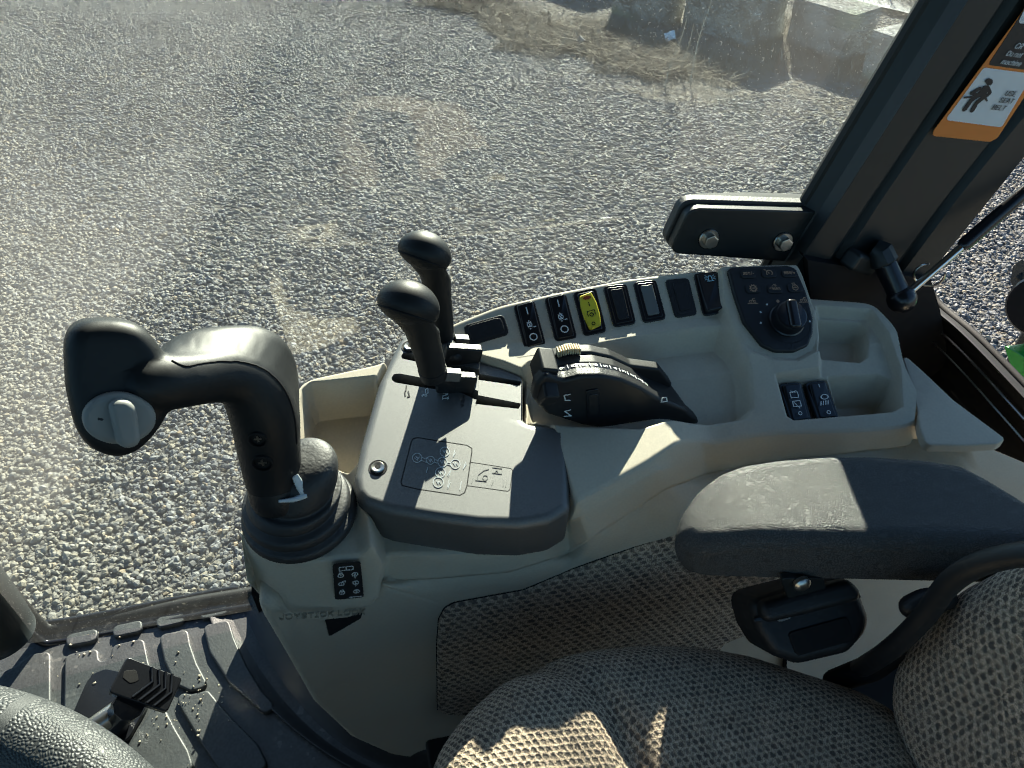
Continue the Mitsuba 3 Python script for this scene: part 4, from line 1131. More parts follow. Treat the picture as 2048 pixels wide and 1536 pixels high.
for p in [[[0.0191,0.4921,1.671],[0.0219,0.4895,1.6706],[0.0244,0.4911,1.6709]],[[0.0182,0.4888,1.6705],[0.0204,0.487,1.6703],[0.0227,0.4855,1.6701]],[[0.0302,0.4876,1.6704],[0.0327,0.4854,1.6701]],[[0.0295,0.4846,1.6699],[0.0323,0.4827,1.6697]],[[0.0382,0.4881,1.6704],[0.039,0.4893,1.6706]],[[0.0411,0.4824,1.6696],[0.0443,0.4811,1.6695]],[[0.0405,0.4805,1.6694],[0.0439,0.4785,1.6691]],[[0.0349,0.4785,1.6691],[0.0343,0.4773,1.6689]],[[0.0367,0.4782,1.669],[0.0362,0.4769,1.6689]],[[0.0312,0.4677,1.6676],[0.0307,0.4672,1.6675]],[[0.0328,0.4671,1.6675],[0.0324,0.4664,1.6674]],[[0.035,0.4856,1.6701],[0.0362,0.482,1.6696],[0.0378,0.4851,1.67],[0.0389,0.4811,1.6694]],[[0.0392,0.4967,1.6716],[0.0404,0.4927,1.6711],[0.0414,0.4958,1.6715],[0.0425,0.4923,1.671]],[[0.0464,0.4814,1.6695],[0.0479,0.477,1.6689],[0.0488,0.4806,1.6694],[0.0503,0.477,1.6689]],[[0.0317,0.4743,1.6685],[0.033,0.4704,1.6679],[0.0339,0.4736,1.6684],[0.0352,0.4701,1.6679]],[[0.0285,0.4642,1.6671],[0.0296,0.4604,1.6665],[0.0306,0.4635,1.667],[0.0319,0.4601,1.6665]],[[0.0248,0.4892,1.6706],[0.0261,0.4852,1.67],[0.0268,0.4888,1.6705],[0.0279,0.4853,1.67]],[[0.0502,0.4946,1.6714],[0.0481,0.4887,1.6705]],[[0.0502,0.4911,1.6709],[0.0477,0.4874,1.6703]],[[0.0581,0.4799,1.6693],[0.0553,0.4736,1.6684]],[[0.0583,0.4771,1.6689],[0.0546,0.4724,1.6682]],[[0.0431,0.4732,1.6683],[0.0403,0.467,1.6675]],[[0.042,0.472,1.6682],[0.0391,0.4678,1.6676]],[[0.04,0.4631,1.6669],[0.0372,0.4557,1.6659]],[[0.0407,0.4603,1.6665],[0.0375,0.4543,1.6657]],[[0.0507,0.4597,1.6664],[0.0478,0.4511,1.6652]],[[0.0228,0.4797,1.6693],[0.0206,0.4747,1.6686]],[[0.0121,0.4927,1.6711],[0.0142,0.4895,1.6706],[0.0169,0.4932,1.6711]],[[0.0134,0.4938,1.6712],[0.0153,0.4914,1.6709]]]:
    G_.append(('l', p, 0.00045))
print_px('control_console__lever_plate__gear_diagram', nP, G_, 'mat_sticker')
G_ = [('l', p, 0.0004) for p in [[[0.0659,0.4595,1.6664],[0.0666,0.4634,1.667],[0.0731,0.4675,1.6675],[0.0777,0.468,1.6676]],[[0.0814,0.4694,1.6678],[0.09,0.4664,1.6674],[0.0883,0.4606,1.6666],[0.0803,0.4635,1.667]],[[0.0635,0.4586,1.6663],[0.0688,0.457,1.6661],[0.0731,0.4555,1.6659]],[[0.0749,0.4591,1.6664],[0.0745,0.4582,1.6662],[0.0739,0.4574,1.6661],[0.0731,0.457,1.6661],[0.0722,0.457,1.6661],[0.0714,0.4573,1.6661],[0.0708,0.458,1.6662],[0.0705,0.4589,1.6663],[0.0705,0.46,1.6665],[0.0709,0.4609,1.6666],[0.0715,0.4617,1.6667],[0.0723,0.4621,1.6668],[0.0732,0.4621,1.6668],[0.074,0.4618,1.6667],[0.0746,0.4611,1.6666],[0.0749,0.4602,1.6665],[0.0749,0.4591,1.6664]],[[0.0618,0.4616,1.6667],[0.0596,0.456,1.6659]],[[0.0791,0.4544,1.6657],[0.0772,0.4507,1.6652]],[[0.0892,0.4538,1.6656],[0.0868,0.4476,1.6647]],[[0.0912,0.4527,1.6655],[0.0888,0.4466,1.6646]],[[0.0813,0.4626,1.6669],[0.0847,0.4654,1.6672],[0.0856,0.4614,1.6667]]]]
print_px('control_console__lever_plate__travel_diagram', nP, G_, 'mat_grey')
G_ = [('l', p, 0.0012) for p in [[[0.0153,0.5801,1.6834],[0.0139,0.5739,1.6825]],[[0.0126,0.5726,1.6823],[0.0126,0.5678,1.6816]],[[0.0162,0.5727,1.6823],[0.0167,0.5663,1.6814],[0.0148,0.5659,1.6814]],[[0.0368,0.5933,1.6852],[0.0372,0.5904,1.6848]],[[0.0391,0.592,1.685],[0.0399,0.5886,1.6846]],[[0.0414,0.5908,1.6849],[0.0424,0.5889,1.6846]]]]
for q in G_:
    print_px('control_console__lever_plate__gate_mark', nP, [q], 'mat_print_black')
G_ = [('l', p, 0.0013) for p in [[[0.0788,0.5856,1.6841],[0.0781,0.5829,1.6838]],[[0.0767,0.5805,1.6834],[0.0757,0.5779,1.6831]],[[0.0785,0.5795,1.6833],[0.0777,0.5777,1.683]],[[0.0745,0.5749,1.6826],[0.0767,0.5733,1.6824],[0.075,0.5723,1.6823]],[[0.0696,0.5573,1.6802],[0.0689,0.5549,1.6798]],[[0.0669,0.5523,1.6795],[0.0663,0.5501,1.6792]],[[0.0693,0.5519,1.6794],[0.0678,0.5491,1.679]],[[0.065,0.5469,1.6787],[0.0672,0.5456,1.6785],[0.0653,0.5444,1.6783]]]]
for q in G_:
    print_px('control_console__lever_plate__gate_mark', nP, [q], 'mat_print_black')
put('control_console__lever_plate__lettering', text('IV', [0.0514,0.5605,1.6806], (0.1, 1, 0.14), nP, 0.0062, xs=1.1), 'mat_white', False)
G_ = [('l', p, 0.0007) for p in [[[0.0332,0.572,1.6822],[0.0358,0.5731,1.6824],[0.0352,0.5668,1.6815],[0.0325,0.567,1.6815],[0.0332,0.572,1.6822]],[[0.0284,0.5649,1.6812],[0.0312,0.5663,1.6814],[0.0286,0.563,1.681]],[[0.0335,0.5643,1.6811],[0.0334,0.5638,1.6811],[0.0331,0.5635,1.681],[0.0328,0.5633,1.681],[0.0324,0.5632,1.681],[0.032,0.5634,1.681],[0.0318,0.5637,1.6811],[0.0316,0.5642,1.6811],[0.0316,0.5646,1.6812],[0.0317,0.5651,1.6813],[0.032,0.5655,1.6813],[0.0324,0.5657,1.6813],[0.0327,0.5657,1.6813],[0.0331,0.5655,1.6813],[0.0334,0.5652,1.6813],[0.0335,0.5648,1.6812],[0.0335,0.5643,1.6811]]]]
for q in G_:
    print_px('control_console__lever_plate__gate_mark', nP, [q], 'mat_white')


def torx(key, c, n, r):
    R = frame(n)
    put(key, lathe([(0, 0.0006), (r * 0.28, 0.0006), (r * 0.3, 0.0022), (r * 0.62, 0.0028), (r * 0.72, 0.002), (r * 0.74, 0.0002)], n, c, 24), 'mat_metal', 40)
    put(key + '__socket', cat(lathe([(r * 0.74, 0.0004), (r, 0.0008), (r * 1.04, -0.0004)], n, c, 24), flat([Polygon([(r * (0.34 if i % 2 else 0.2) * math.cos(i * math.pi / 6), r * (0.34 if i % 2 else 0.2) * math.sin(i * math.pi / 6)) for i in range(12)])], n, A(c), R, 0.0008, 0.0016)), 'mat_dark', 40)


torx('control_console__plate_screw', A([-0.0221,0.4881,1.6704]), nP, 0.0085)
torx('control_console__plate_screw_001', A([0.0252,0.6321,1.6907]), nP, 0.0085)

# ------------------------------------------------------------------ rocker switches
nW = unit(A([0, -math.tan(math.radians(28)), 1]))
nT = nW
SWQ = [[[0.1405,0.6558,1.709],[0.1644,0.6588,1.7106],[0.1668,0.6112,1.6853],[0.1433,0.6081,1.6837]], [[0.1757,0.6596,1.711],[0.2004,0.662,1.7123],[0.2015,0.6141,1.6868],[0.1774,0.6125,1.686]], [[0.2082,0.6616,1.7121],[0.2349,0.6638,1.7133],[0.235,0.6166,1.6882],[0.2094,0.6146,1.6871]],
       [[0.243,0.664,1.7134],[0.2701,0.6641,1.7134],[0.2695,0.6208,1.6904],[0.2437,0.6198,1.6899]], [[0.2777,0.6643,1.7135],[0.3045,0.6644,1.7136],[0.304,0.6213,1.6907],[0.2774,0.6203,1.6902]], [[0.3146,0.6627,1.7127],[0.3421,0.6616,1.7121],[0.3401,0.6217,1.6909],[0.3144,0.6211,1.6906]], [[0.3491,0.6653,1.7141],[0.3795,0.6646,1.7137],[0.3762,0.6205,1.6903],[0.3462,0.6188,1.6893]]]
TRQ = [[[0.401,0.5334,1.6664],[0.4267,0.5321,1.6657],[0.4246,0.4937,1.6453],[0.4008,0.4931,1.645]], [[0.4302,0.5306,1.6649],[0.4544,0.5305,1.6648],[0.4555,0.4915,1.6441],[0.4309,0.4924,1.6446]]]
SWN = ['rocker switch farthest left with a white bar, gear symbol and ring', 'second rocker switch with a blue tinted top and white ring', 'yellow faced rocker switch with a red lens',
       'blank switch plug with bright edges right of the yellow switch', 'worn grey topped blank switch plug', 'dull blank switch plug left of the beacon switch', 'rocker switch with a pale blue beacon symbol', 'rear wiper rocker switch in the tray recess', 'work light rocker switch in the tray recess']


def rocker_mesh(Q, n, inset, h, tilt=0.0, bow=0.0, r=0.0018):
    """A rocker over quad Q (tl, tr, br, bl), inset, h high, far half raised by tilt."""
    Q = A(Q)
    c = Q.mean(0)
    U_, V_ = unit(Q[1] - Q[0]), unit(Q[3] - Q[0])
    P = np.stack([Q[0] + (U_ + V_) * inset, Q[1] + (V_ - U_) * inset, Q[2] - (U_ + V_) * inset, Q[3] + (U_ - V_) * inset])
    m = prism(P, n, h + 0.004, r, r * 1.2, h, seg=4, step=0.0022)
    v = np.array(m.vertices)
    t = (v - c).dot(V_) / (np.linalg.norm(Q[3] - Q[0]) / 2)
    top = np.clip((v - c).dot(n) / max(h, 1e-4), 0, 1)
    m.vertices = v + n * ((-t * tilt + bow * (t * t - 0.5)) * top)[:, None]
    return m


for i, Q in enumerate(SWQ + TRQ):
    n = nW if i < 7 else nT
    key = 'control_console__rocker_switch' + (f'_{i:03d}' if i else '')
    Q = A(Q) + (A([0, 0, -0.012]) if i >= 7 else 0)
    fr = prism(Q, n, 0.006, 0.001, 0.004, 0.0022, seg=3, step=0.0025)
    put(key, fr, 'mat_gloss' if i not in (5,) else 'mat_black', 35)
    tag(key, SWN[i])
    if i == 2:
        put(key + '__rocker', rocker_mesh(Q, n, 0.0035, 0.0035, 0.0008, 0.0), 'mat_gloss', 40)
        a = A(Q)
        Pf = [qm(u, w, a) for u, w in ((0.20, 0.14), (0.72, 0.10), (0.84, 0.35), (0.86, 0.62), (0.80, 0.86), (0.28, 0.92), (0.16, 0.62), (0.14, 0.36))]
        put(key + '__yellow_face', prism(np.array(Pf), n, 0.005, 0.0012, 0.002, 0.0052, seg=3, step=0.002), 'mat_yellow', 40)
    elif i in (3, 4, 5):
        put(key + '__plug', rocker_mesh(Q, n, 0.0030, 0.0030, 0.0, 0.0, 0.001), 'mat_gloss' if i != 5 else 'mat_black', 40)
        put(key + '__plug__inner_face', rocker_mesh(Q, n, 0.0065, 0.0042, 0.0, 0.0, 0.0008), ('mat_black', 'mat_worn', 'mat_black')[i - 3], 40)
    else:
        put(key + '__rocker', rocker_mesh(Q, n, 0.0025, 0.0045 if i != 6 else 0.007, 0.0016 if i != 6 else -0.002, 0.0018), 'mat_gloss', 40)
    a = A(Q)
    L, R, o, _ = quad_frame(a)
    R = frame(n, unit(a[1] - a[0]))
    o = a.mean(0)
    L = (a - o).dot(R.T)[:, :2]
    g = lambda u, w: qm(u, w, L)
    sy, lift, mt = [], 0.0075, 'mat_white'
    if i in (0, 1):
        lift = 0.0068
        sy = [line([g(0.5, 0.16), g(0.5, 0.30)], 0.0011), ringp(g(0.48, 0.80), 0.0038, 0.0011), ringp(g(0.45, 0.53), 0.0026, 0.0008), line([g(0.36, 0.47), g(0.54, 0.59)], 0.0006), line([g(0.54, 0.47), g(0.36, 0.59)], 0.0006), Polygon([g(0.45, 0.43), g(0.49, 0.46), g(0.41, 0.46)]), Polygon([g(0.45, 0.64), g(0.49, 0.61), g(0.41, 0.61)]), line([g(0.60, 0.60), g(0.70, 0.60)], 0.0009)]
    elif i == 2:
        lift, mt = 0.0056, 'mat_print_black'
        sy = [line([g(0.50, 0.33), g(0.50, 0.41)], 0.0009), ringp(g(0.5, 0.60), 0.0020, 0.0008), line([g(0.34, 0.62), g(0.34, 0.52), g(0.66, 0.51), g(0.66, 0.61)], 0.0007), ringp(g(0.48, 0.80), 0.0017, 0.0007)]
        put(key + '__red_lens', flat([disc(g(0.48, 0.22), 0.0046, 20, 1.0, 0.42)], n, o, R, 0.0056, 0.0006), 'mat_red', False)
    elif i == 6:
        mt, lift = 'mat_bluewhite', 0.0076
        c = g(0.5, 0.20)
        sy = [line([c + A([-0.0022, -0.003]), c + A([-0.0018, 0.0022]), c + A([0, 0.0030]), c + A([0.0018, 0.0022]), c + A([0.0022, -0.003])], 0.0008), line([c + A([-0.0036, -0.0034]), c + A([0.0036, -0.0034])], 0.0010)]
        for s in (-1, 1):
            for dy, ex in ((0.0036, 0.0052), (0.0008, 0.0064), (-0.0018, 0.0062)):
                sy.append(line([c + A([s * 0.0034, dy * 0.6]), c + A([s * ex, dy])], 0.0006))
        put(key + '__ring_mark', flat([ringp(g(0.5, 0.80), 0.0017, 0.0007)], n, o, R, 0.0072), 'mat_white', False)
    elif i == 7:
        c, c2 = g(0.44, 0.34), g(0.44, 0.56)
        sy = [line([c + A([-0.0042, -0.003]), c + A([-0.0042, 0.003]), c + A([0.0042, 0.003]), c + A([0.0042, -0.003]), c + A([-0.0042, -0.003])], 0.0007), line([c + A([-0.003, 0.0046]), c + A([0, 0.0034]), c + A([0.003, 0.0046])], 0.0006),
              line([c2 + A([-0.0042, -0.003]), c2 + A([-0.0042, 0.003]), c2 + A([0.0042, 0.003]), c2 + A([0.0042, -0.003]), c2 + A([-0.0042, -0.003])], 0.0007), line([c2 + A([-0.003, 0.002]), c2 + A([0.002, -0.005])], 0.0007), ringp(g(0.46, 0.80), 0.0018, 0.0007)]
        lift = 0.0066
    elif i == 8:
        c = g(0.52, 0.50)
        sy = [line([g(0.5, 0.12), g(0.5, 0.19)], 0.0008), ringp(c + A([0.001, 0.0022]), 0.0032, 0.0009, 1.25, 0.8), ringp(g(0.5, 0.84), 0.0018, 0.0007)] + [line([c + A([-0.0045 + 0.0027 * k, -0.0022]), c + A([-0.0060 + 0.0027 * k, -0.0062])], 0.0009) for k in range(4)]
        lift = 0.0066
    if sy:
        put(key + '__symbol', flat(sy, n, o, R, lift), mt, False)
BK = A([[0.0862,0.6426,1.702],[0.1257,0.6481,1.7049],[0.129,0.6456,1.7036],[0.1306,0.6298,1.6952],[0.1272,0.6266,1.6935],[0.0891,0.6211,1.6906],[0.0859,0.6236,1.6919],[0.0836,0.6398,1.7005]])
put('control_console__blank_plug', prism(BK, nW, 0.006, 0.001, 0.002, 0.0012), 'mat_black', 35)
put('control_console__blank_plug__face', prism(BK.mean(0) + (BK - BK.mean(0)) * A([0.82, 0.8, 0.8]), nW, 0.004, 0.0006, 0.0015, 0.0018), 'mat_black', 35)

# ------------------------------------------------------------------ keypad with rotary knob
nK = unit(A([0, -math.tan(math.radians(27)), 1]))
KO = A([[0.3818,0.6524,1.7207],[0.3886,0.655,1.722],[0.4534,0.649,1.719],[0.4606,0.6441,1.7165],[0.4625,0.6172,1.7027],[0.4597,0.5898,1.6888],[0.4534,0.5738,1.6806],[0.4436,0.5622,1.6747],[0.4263,0.5581,1.6727],[0.4053,0.5609,1.6741],[0.3926,0.5689,1.6781],[0.3805,0.5955,1.6917],[0.38,0.6262,1.7073]])
put('control_console__keypad', prism(KO, nK, 0.008, 0.0025, 0.003, 0.0065, seg=4, step=0.003), 'mat_black', 35)
KT = 0.0066
KB = [([0.4022,0.6445,1.7167], 'SET/-'), ([0.4263,0.6422,1.7155], 'gauge'), ([0.4495,0.6399,1.7143], 'RES/+'), ([0.4022,0.628,1.7083], 'gear'), ([0.4269,0.6247,1.7066], 'MAX'), ([0.4501,0.6232,1.7058], 'engine')]
kx = unit(A(KB[2][0]) - A(KB[0][0]))
RK = frame(nK, kx)
for c, s in KB:
    c = A(c)
    bm = prism2(round_poly(A([(-0.0085, -0.0052), (0.0085, -0.0052), (0.0085, 0.0052), (-0.0085, 0.0052)]), 0.003), 0.004, 0.001, 3, 0.002)
    bm.vertices = (bm.vertices + [0, 0, 0.0082]).dot(RK) + c
    n_ = put('control_console__keypad__button', bm, 'mat_black', 35)
    if '/' in s or s == 'MAX':
        put('control_console__keypad__lettering', text(s, c + (kx * 0.0015 if s == 'MAX' else 0), kx, nK, 0.0034 if s != 'MAX' else 0.0030, 0.0003, 0.0084, bold=True), 'mat_tan_print', False)
        if s == 'MAX':
            put('control_console__keypad__symbol', flat([line([(-0.006, 0.0006), (-0.002, 0.0006)], 0.0006), ringp((0.0008, 0.0036), 0.0008, 0.0005), line([(-0.003, 0.0030), (-0.001, 0.0052), (0.001, 0.0052)], 0.0005)], nK, c, RK, 0.0084), 'mat_tan_print', False)
    elif s == 'gauge':
        a = np.linspace(-0.7, 3.84, 14)
        put('control_console__keypad__symbol', flat([line([(0.0034 * math.cos(t), 0.0034 * math.sin(t)) for t in a], 0.0008), line([(0, -0.0004), (-0.0016, 0.0014)], 0.0008), line([(-0.0056, 0.0042), (-0.003, 0.0034)], 0.0006)], nK, c, RK, 0.0084), 'mat_tan_print', False)
    elif s == 'gear':
        put('control_console__keypad__symbol', flat([ringp((0, 0), 0.0033, 0.0008)] + [line([(0.0034 * math.cos(t), 0.0034 * math.sin(t)), (0.0044 * math.cos(t), 0.0044 * math.sin(t))], 0.0009) for t in np.arange(10) * 0.628] + [line([(-0.0018, 0), (0.0018, 0)], 0.001)], nK, c, RK, 0.0084), 'mat_tan_print', False)
    else:
        put('control_console__keypad__symbol', flat([ringp((0, -0.0002), 0.0032, 0.0007), line([(-0.0022, 0.0036), (-0.0030, 0.0052), (0.0004, 0.0052), (0.0008, 0.0036)], 0.0006), line([(-0.0016, 0), (0.0016, 0)], 0.001)], nK, c, RK, 0.0084), 'mat_tan_print', False)
for c in ([0.3973,0.6149,1.7016], [0.4552,0.6092,1.6986]):
    c = A(c)
    put('control_console__keypad__symbol', flat([line([(-0.0055, -0.0024), (0.0055, -0.0024)], 0.0008), ringp((-0.0022, -0.0002), 0.0010, 0.0006), ringp((0.0024, 0.0), 0.0013, 0.0006), line([(-0.0034, 0.001), (0.0, 0.001), (0.001, 0.0034), (0.003, 0.0032)], 0.0007)], nK, c, RK, KT), 'mat_tan_print', False)
for i, c in enumerate([[0.426,0.6115,1.6998],[0.4124,0.6097,1.6989],[0.4026,0.6026,1.6953],[0.3986,0.5915,1.6897],[0.4496,0.5979,1.6929],[0.454,0.5861,1.6869]]):
    put('control_console__keypad__dot', flat([disc((0, 0), 0.0019 if i == 0 else 0.0011)], nK, A(c), RK, KT), 'mat_tan_print' if i == 0 else 'mat_sticker', False)
kc = A([0.428,0.5903,1.689]) + nK * KT
put('control_console__keypad__dial_ring', lathe([(0.0, 0.0002), (0.0262, 0.0002), (0.0270, 0.0006), (0.0262, 0.0004)], nK, kc - nK * 0.0004, 40), 'mat_black', 40)
put('control_console__keypad__knob', lathe([(0.0195, 0), (0.0195, 0.002), (0.0182, 0.003), (0.0175, 0.012), (0.0165, 0.0145), (0.0145, 0.0155), (0, 0.0158)], nK, kc, 40), 'mat_gloss', 40)
gx_ = unit(A([0.4203,0.5793,1.6834]) - A([0.4247,0.6059,1.697]))
kr = box((0, 0, 0), (0.034, 0.0125, 0.010), r=0.004)
kr.vertices = (kr.vertices + [0, 0, 0.015]).dot(frame(nK, gx_)) + kc + kx * 0.001
put('control_console__keypad__knob__grip_bar', kr, 'mat_gloss', 40)

# ------------------------------------------------------------------ speed dial pod
tag('speed_dial', 'black fin shaped speed dial with white numbers along its arc, set in the console bowl', 'dial')
nD = A([0.0, -1.0, 0.0])
YF = 0.515
FACE = A([[0.1298,0.515,1.7017],[0.1323,0.515,1.7204],[0.1415,0.515,1.7323],[0.1513,0.515,1.7256],[0.1602,0.515,1.7215],[0.1746,0.515,1.7238],[0.1968,0.515,1.7204],[0.2175,0.515,1.7115],[0.2395,0.515,1.6957],[0.2587,0.515,1.6786],[0.2905,0.515,1.6578],[0.3082,0.515,1.637],[0.3112,0.515,1.626],[0.2666,0.515,1.628],[0.2276,0.515,1.6378],[0.1813,0.515,1.6561],[0.1447,0.515,1.6789]])
put('speed_dial__body', prism(FACE, nD, 0.012, 0.0045, 0.003, seg=5, step=0.002), 'mat_black', 40)
# tail of the housing, rounding away behind
TL = A([[0.3068,0.515,1.6351]])[0]
TP = FACE[[7, 8, 9, 10, 11, 12, 13, 14, 15, 16, 4]] + A([0, 0, -0.003])
TP[:, 1] = YF + 0.0125
put('speed_dial__tail', prism(TP, nD, 0.040, 0.006, 0.004, seg=5, step=0.002), 'mat_black', 40)


def arc_strip(P, y0, y1, drop, r):
    P = A(P).copy()
    P[:, 1] = y0
    P[:, 2] += drop
    return prism(P, nD, y1 - y0, r, r * 1.1, seg=3, step=0.002)


ARC = A([[0.157,0.515,1.6831],[0.1554,0.515,1.7211],[0.1746,0.515,1.7238],[0.1968,0.515,1.7204],[0.2175,0.515,1.7115],[0.2395,0.515,1.6957],[0.2542,0.515,1.6808],[0.263,0.515,1.6549]])
put('speed_dial__number_strip', arc_strip(ARC, YF + 0.0122, YF + 0.0195, -0.0006, 0.0008), 'mat_gloss', 30)
WH = ARC.copy()
WH = np.vstack([WH[:6], [ARC[6] + A([0.0, 0, -0.004])], WH[7:]])
put('speed_dial__thumb_wheel', arc_strip(WH, YF + 0.0205, YF + 0.0335, -0.0020, 0.0035), 'mat_grip', 35)
RR = np.vstack([ARC[:6], ARC[6:7] + A([0.018, 0, 0.004]), ARC[7:8] + A([0.03, 0, 0])])
put('speed_dial__rear_rim', arc_strip(RR, YF + 0.035, YF + 0.047, 0.0, 0.003), 'mat_grip', 35)
c0 = ARC[2]
for k in range(10):
    x = c0[0] - 0.012 + 0.0024 * k
    put('speed_dial__wheel_rib', box((x, YF + 0.037, c0[2] + 0.0030 - 0.00009 * (k - 4.5) ** 2), (0.0015, 0.009, 0.007), r=0.0006), 'mat_ridge', True)
TB = box((ARC[1][0] - 0.010, YF + 0.022, ARC[1][2] + 0.000), (0.017, 0.030, 0.026), frame((0.3, -0.15, 1), (1, 0.0, -0.3)), r=0.0028)
put('speed_dial__tab', TB, 'mat_grip', 35)
put('speed_dial__tab__face', box((ARC[1][0] - 0.012, YF - 0.000, ARC[1][2] - 0.012), (0.016, 0.020, 0.022), frame((0.3, -0.5, 1), (1, 0.1, -0.3)), r=0.003), 'mat_black', 35)
# numbers along the arc
arc_px = smooth_line(ARC[1:7], 200)
for i, dgt in enumerate('9876543210'):
    s = 0.06 + 0.098 * i
    j = int(np.clip(s * 199, 1, 198))
    t = unit(arc_px[j + 1] - arc_px[j - 1])
    nn = unit(np.cross(t, [0, 1, 0]))
    nn = nn if nn[2] > 0 else -nn
    p = arc_px[j] + A([0, 0.0158, -0.0006])
    put('speed_dial__number_strip__number', text(dgt, p, (0, 1, 0), nn, 0.0046, 0.0003, 0.0003, bold=True), 'mat_white', False)
    if i < 9:
        j2 = int(np.clip((s + 0.049) * 199, 1, 198))
        put('speed_dial__number_strip__tick', box(arc_px[j2] + A([0, 0.0158, -0.0004]), (0.0006, 0.0050, 0.0010)), 'mat_white', False)
Q = A([[0.1815,0.5145,1.7052],[0.1945,0.5145,1.7047],[0.1985,0.5145,1.6671],[0.1851,0.5145,1.667]])
put('speed_dial__body__switch_frame', prism(Q, nD, 0.002, 0.0006, 0.001, 0.0012), 'mat_gloss', 40)
put('speed_dial__body__switch_frame__switch', prism(Q.mean(0) + (Q - Q.mean(0)) * 0.72, nD, 0.002, 0.0008, 0.001, 0.0020), 'mat_black', 40)
G_ = [('l', p, 0.0011) for p in [[[0.1612,0.5142,1.6963],[0.1662,0.5142,1.6954]],[[0.1612,0.5142,1.6963],[0.1599,0.5142,1.7031],[0.1658,0.5142,1.7033]],[[0.1612,0.5142,1.6749],[0.1683,0.5142,1.6742]],[[0.1683,0.5142,1.6742],[0.1614,0.5142,1.6817],[0.1673,0.5142,1.6825]],[[0.261,0.5142,1.6748],[0.2674,0.5142,1.6742],[0.2656,0.5142,1.6801],[0.2613,0.5142,1.6802],[0.261,0.5142,1.6748]]]]
for q in G_:
    print_px('speed_dial__body__mark', nD, [q], 'mat_white')

# ------------------------------------------------------------------ two control levers
GRP = 'control levers rising from the lever plate'


def lever(key, sts, egg, label, foot):
    """sts: neck centre points with radius; egg: centre, three half axes of the knob."""
    S = A(sts)
    P, r = S[:, :3], S[:, 3]
    E = A(egg)
    k = trimesh.creation.icosphere(4)
    v = np.array(k.vertices)
    v[:, 1] = np.where(v[:, 1] < 0, v[:, 1] * 0.86, v[:, 1])
    v[:, 0] *= 1 - 0.07 * v[:, 1]
    k.vertices = E[0] + v.dot(E[1:])
    put(key + '__knob', k, 'mat_grip', True)
    w = np.linspace(0, 2 * np.pi, 60)
    rim = E[0] + np.column_stack([0.90 * np.cos(w), np.full(60, -0.40), 0.90 * np.sin(w)]).dot(E[1:])
    put(key + '__knob__seam', tube(rim, 0.0011, 6), 'mat_dark', True)
    # neck: rings from the collar up to the rim of the knob
    an = np.linspace(0, 2 * np.pi, 32, endpoint=False)
    tg = np.gradient(P, axis=0)
    tg[-1] = tg[-1] + unit(E[2]) * np.linalg.norm(tg[-1])
    rings = []
    for p_, t_, r_ in zip(P, tg, r):
        Rn = frame(t_, E[1])
        rings.append(p_ + r_ * (np.cos(an)[:, None] * Rn[0] + np.sin(an)[:, None] * Rn[1]))
    rim_ = E[0] + np.column_stack([0.895 * np.cos(an), np.full(32, -0.40), 0.895 * np.sin(an)]).dot(E[1:])
    rings += [0.62 * rings[-1] + 0.38 * rim_, 0.25 * rings[-1] + 0.75 * rim_, rim_]
    G = make_interp_spline(np.linspace(0, 1, len(rings)), np.stack(rings).reshape(len(rings), -1), k=2)(np.linspace(0, 1, 48)).reshape(48, 32, 3)
    nm = grid(G, cu=True)
    j = len(nm.faces) // 8
    if np.dot(nm.face_normals[j], nm.triangles_center[j] - G[12].mean(0)) < 0:
        nm.invert()
    put(key + '__neck', nm, 'mat_grip', True)
    tag(key, label, 'control lever', GRP)
    base = A(foot)
    ax = unit(P[1] - P[0])
    put(key + '__collar', tube([P[0] - ax * 0.008, P[0] + ax * 0.002, P[0] + ax * 0.003], [r[0] * 1.0, r[0] * 1.04, r[0] * 0.9], 24), 'mat_black', 40)
    Rf = frame((0.25, 0, 1), (1, 0, -0.25))
    put(key + '__foot', cat(blob([[(*(P[0] - ax * 0.004), r[0] * 0.66), (*(base + A([-0.004, 0, 0.004])), 0.009)]], 0.003, 3)), 'mat_black', 40)
    put(key + '__foot__slider', box(base + A([0.004, 0, 0.004]), (0.038, 0.011, 0.022), Rf, r=0.002), 'mat_black', 40)
    put(key + '__bracket', box(P[0] + A([0.019, -0.002, -0.008]), (0.015, 0.009, 0.011), Rf, r=0.001), 'mat_plate', 30)


lever('control_lever', A([[0.0412,0.5611,1.7162,0.0134],[0.0394,0.5599,1.7332,0.0137],[0.037,0.5567,1.7513,0.0141],[0.0353,0.5534,1.7647,0.015],[0.0339,0.5511,1.773,0.0162]]), A([[0.0252,0.5482,1.8053],[0.0251,-0.0076,-0.009],[0.0088,0.0108,0.0155],[0.0009,0.0193,-0.0139]]), 'front black control lever with an egg shaped knob, nearer the driver', A([0.0599,0.5681,1.6817]) + A([0, 0, 0.004]))
lever('control_lever_001', A([[0.0594,0.6255,1.7048,0.0119],[0.0597,0.6228,1.7243,0.0117],[0.059,0.6191,1.7459,0.0119],[0.0577,0.6155,1.7649,0.0126],[0.0563,0.6118,1.7804,0.0139],[0.0551,0.6088,1.7901,0.0146]]), A([[0.0472,0.6018,1.8224],[0.0223,-0.0072,-0.0086],[0.0082,0.0084,0.0144],[0.0014,0.018,-0.0113]]), 'rear black control lever with an egg shaped knob, nearer the window', A([0.0724,0.6037,1.6867]) + A([0, 0, 0.004]))

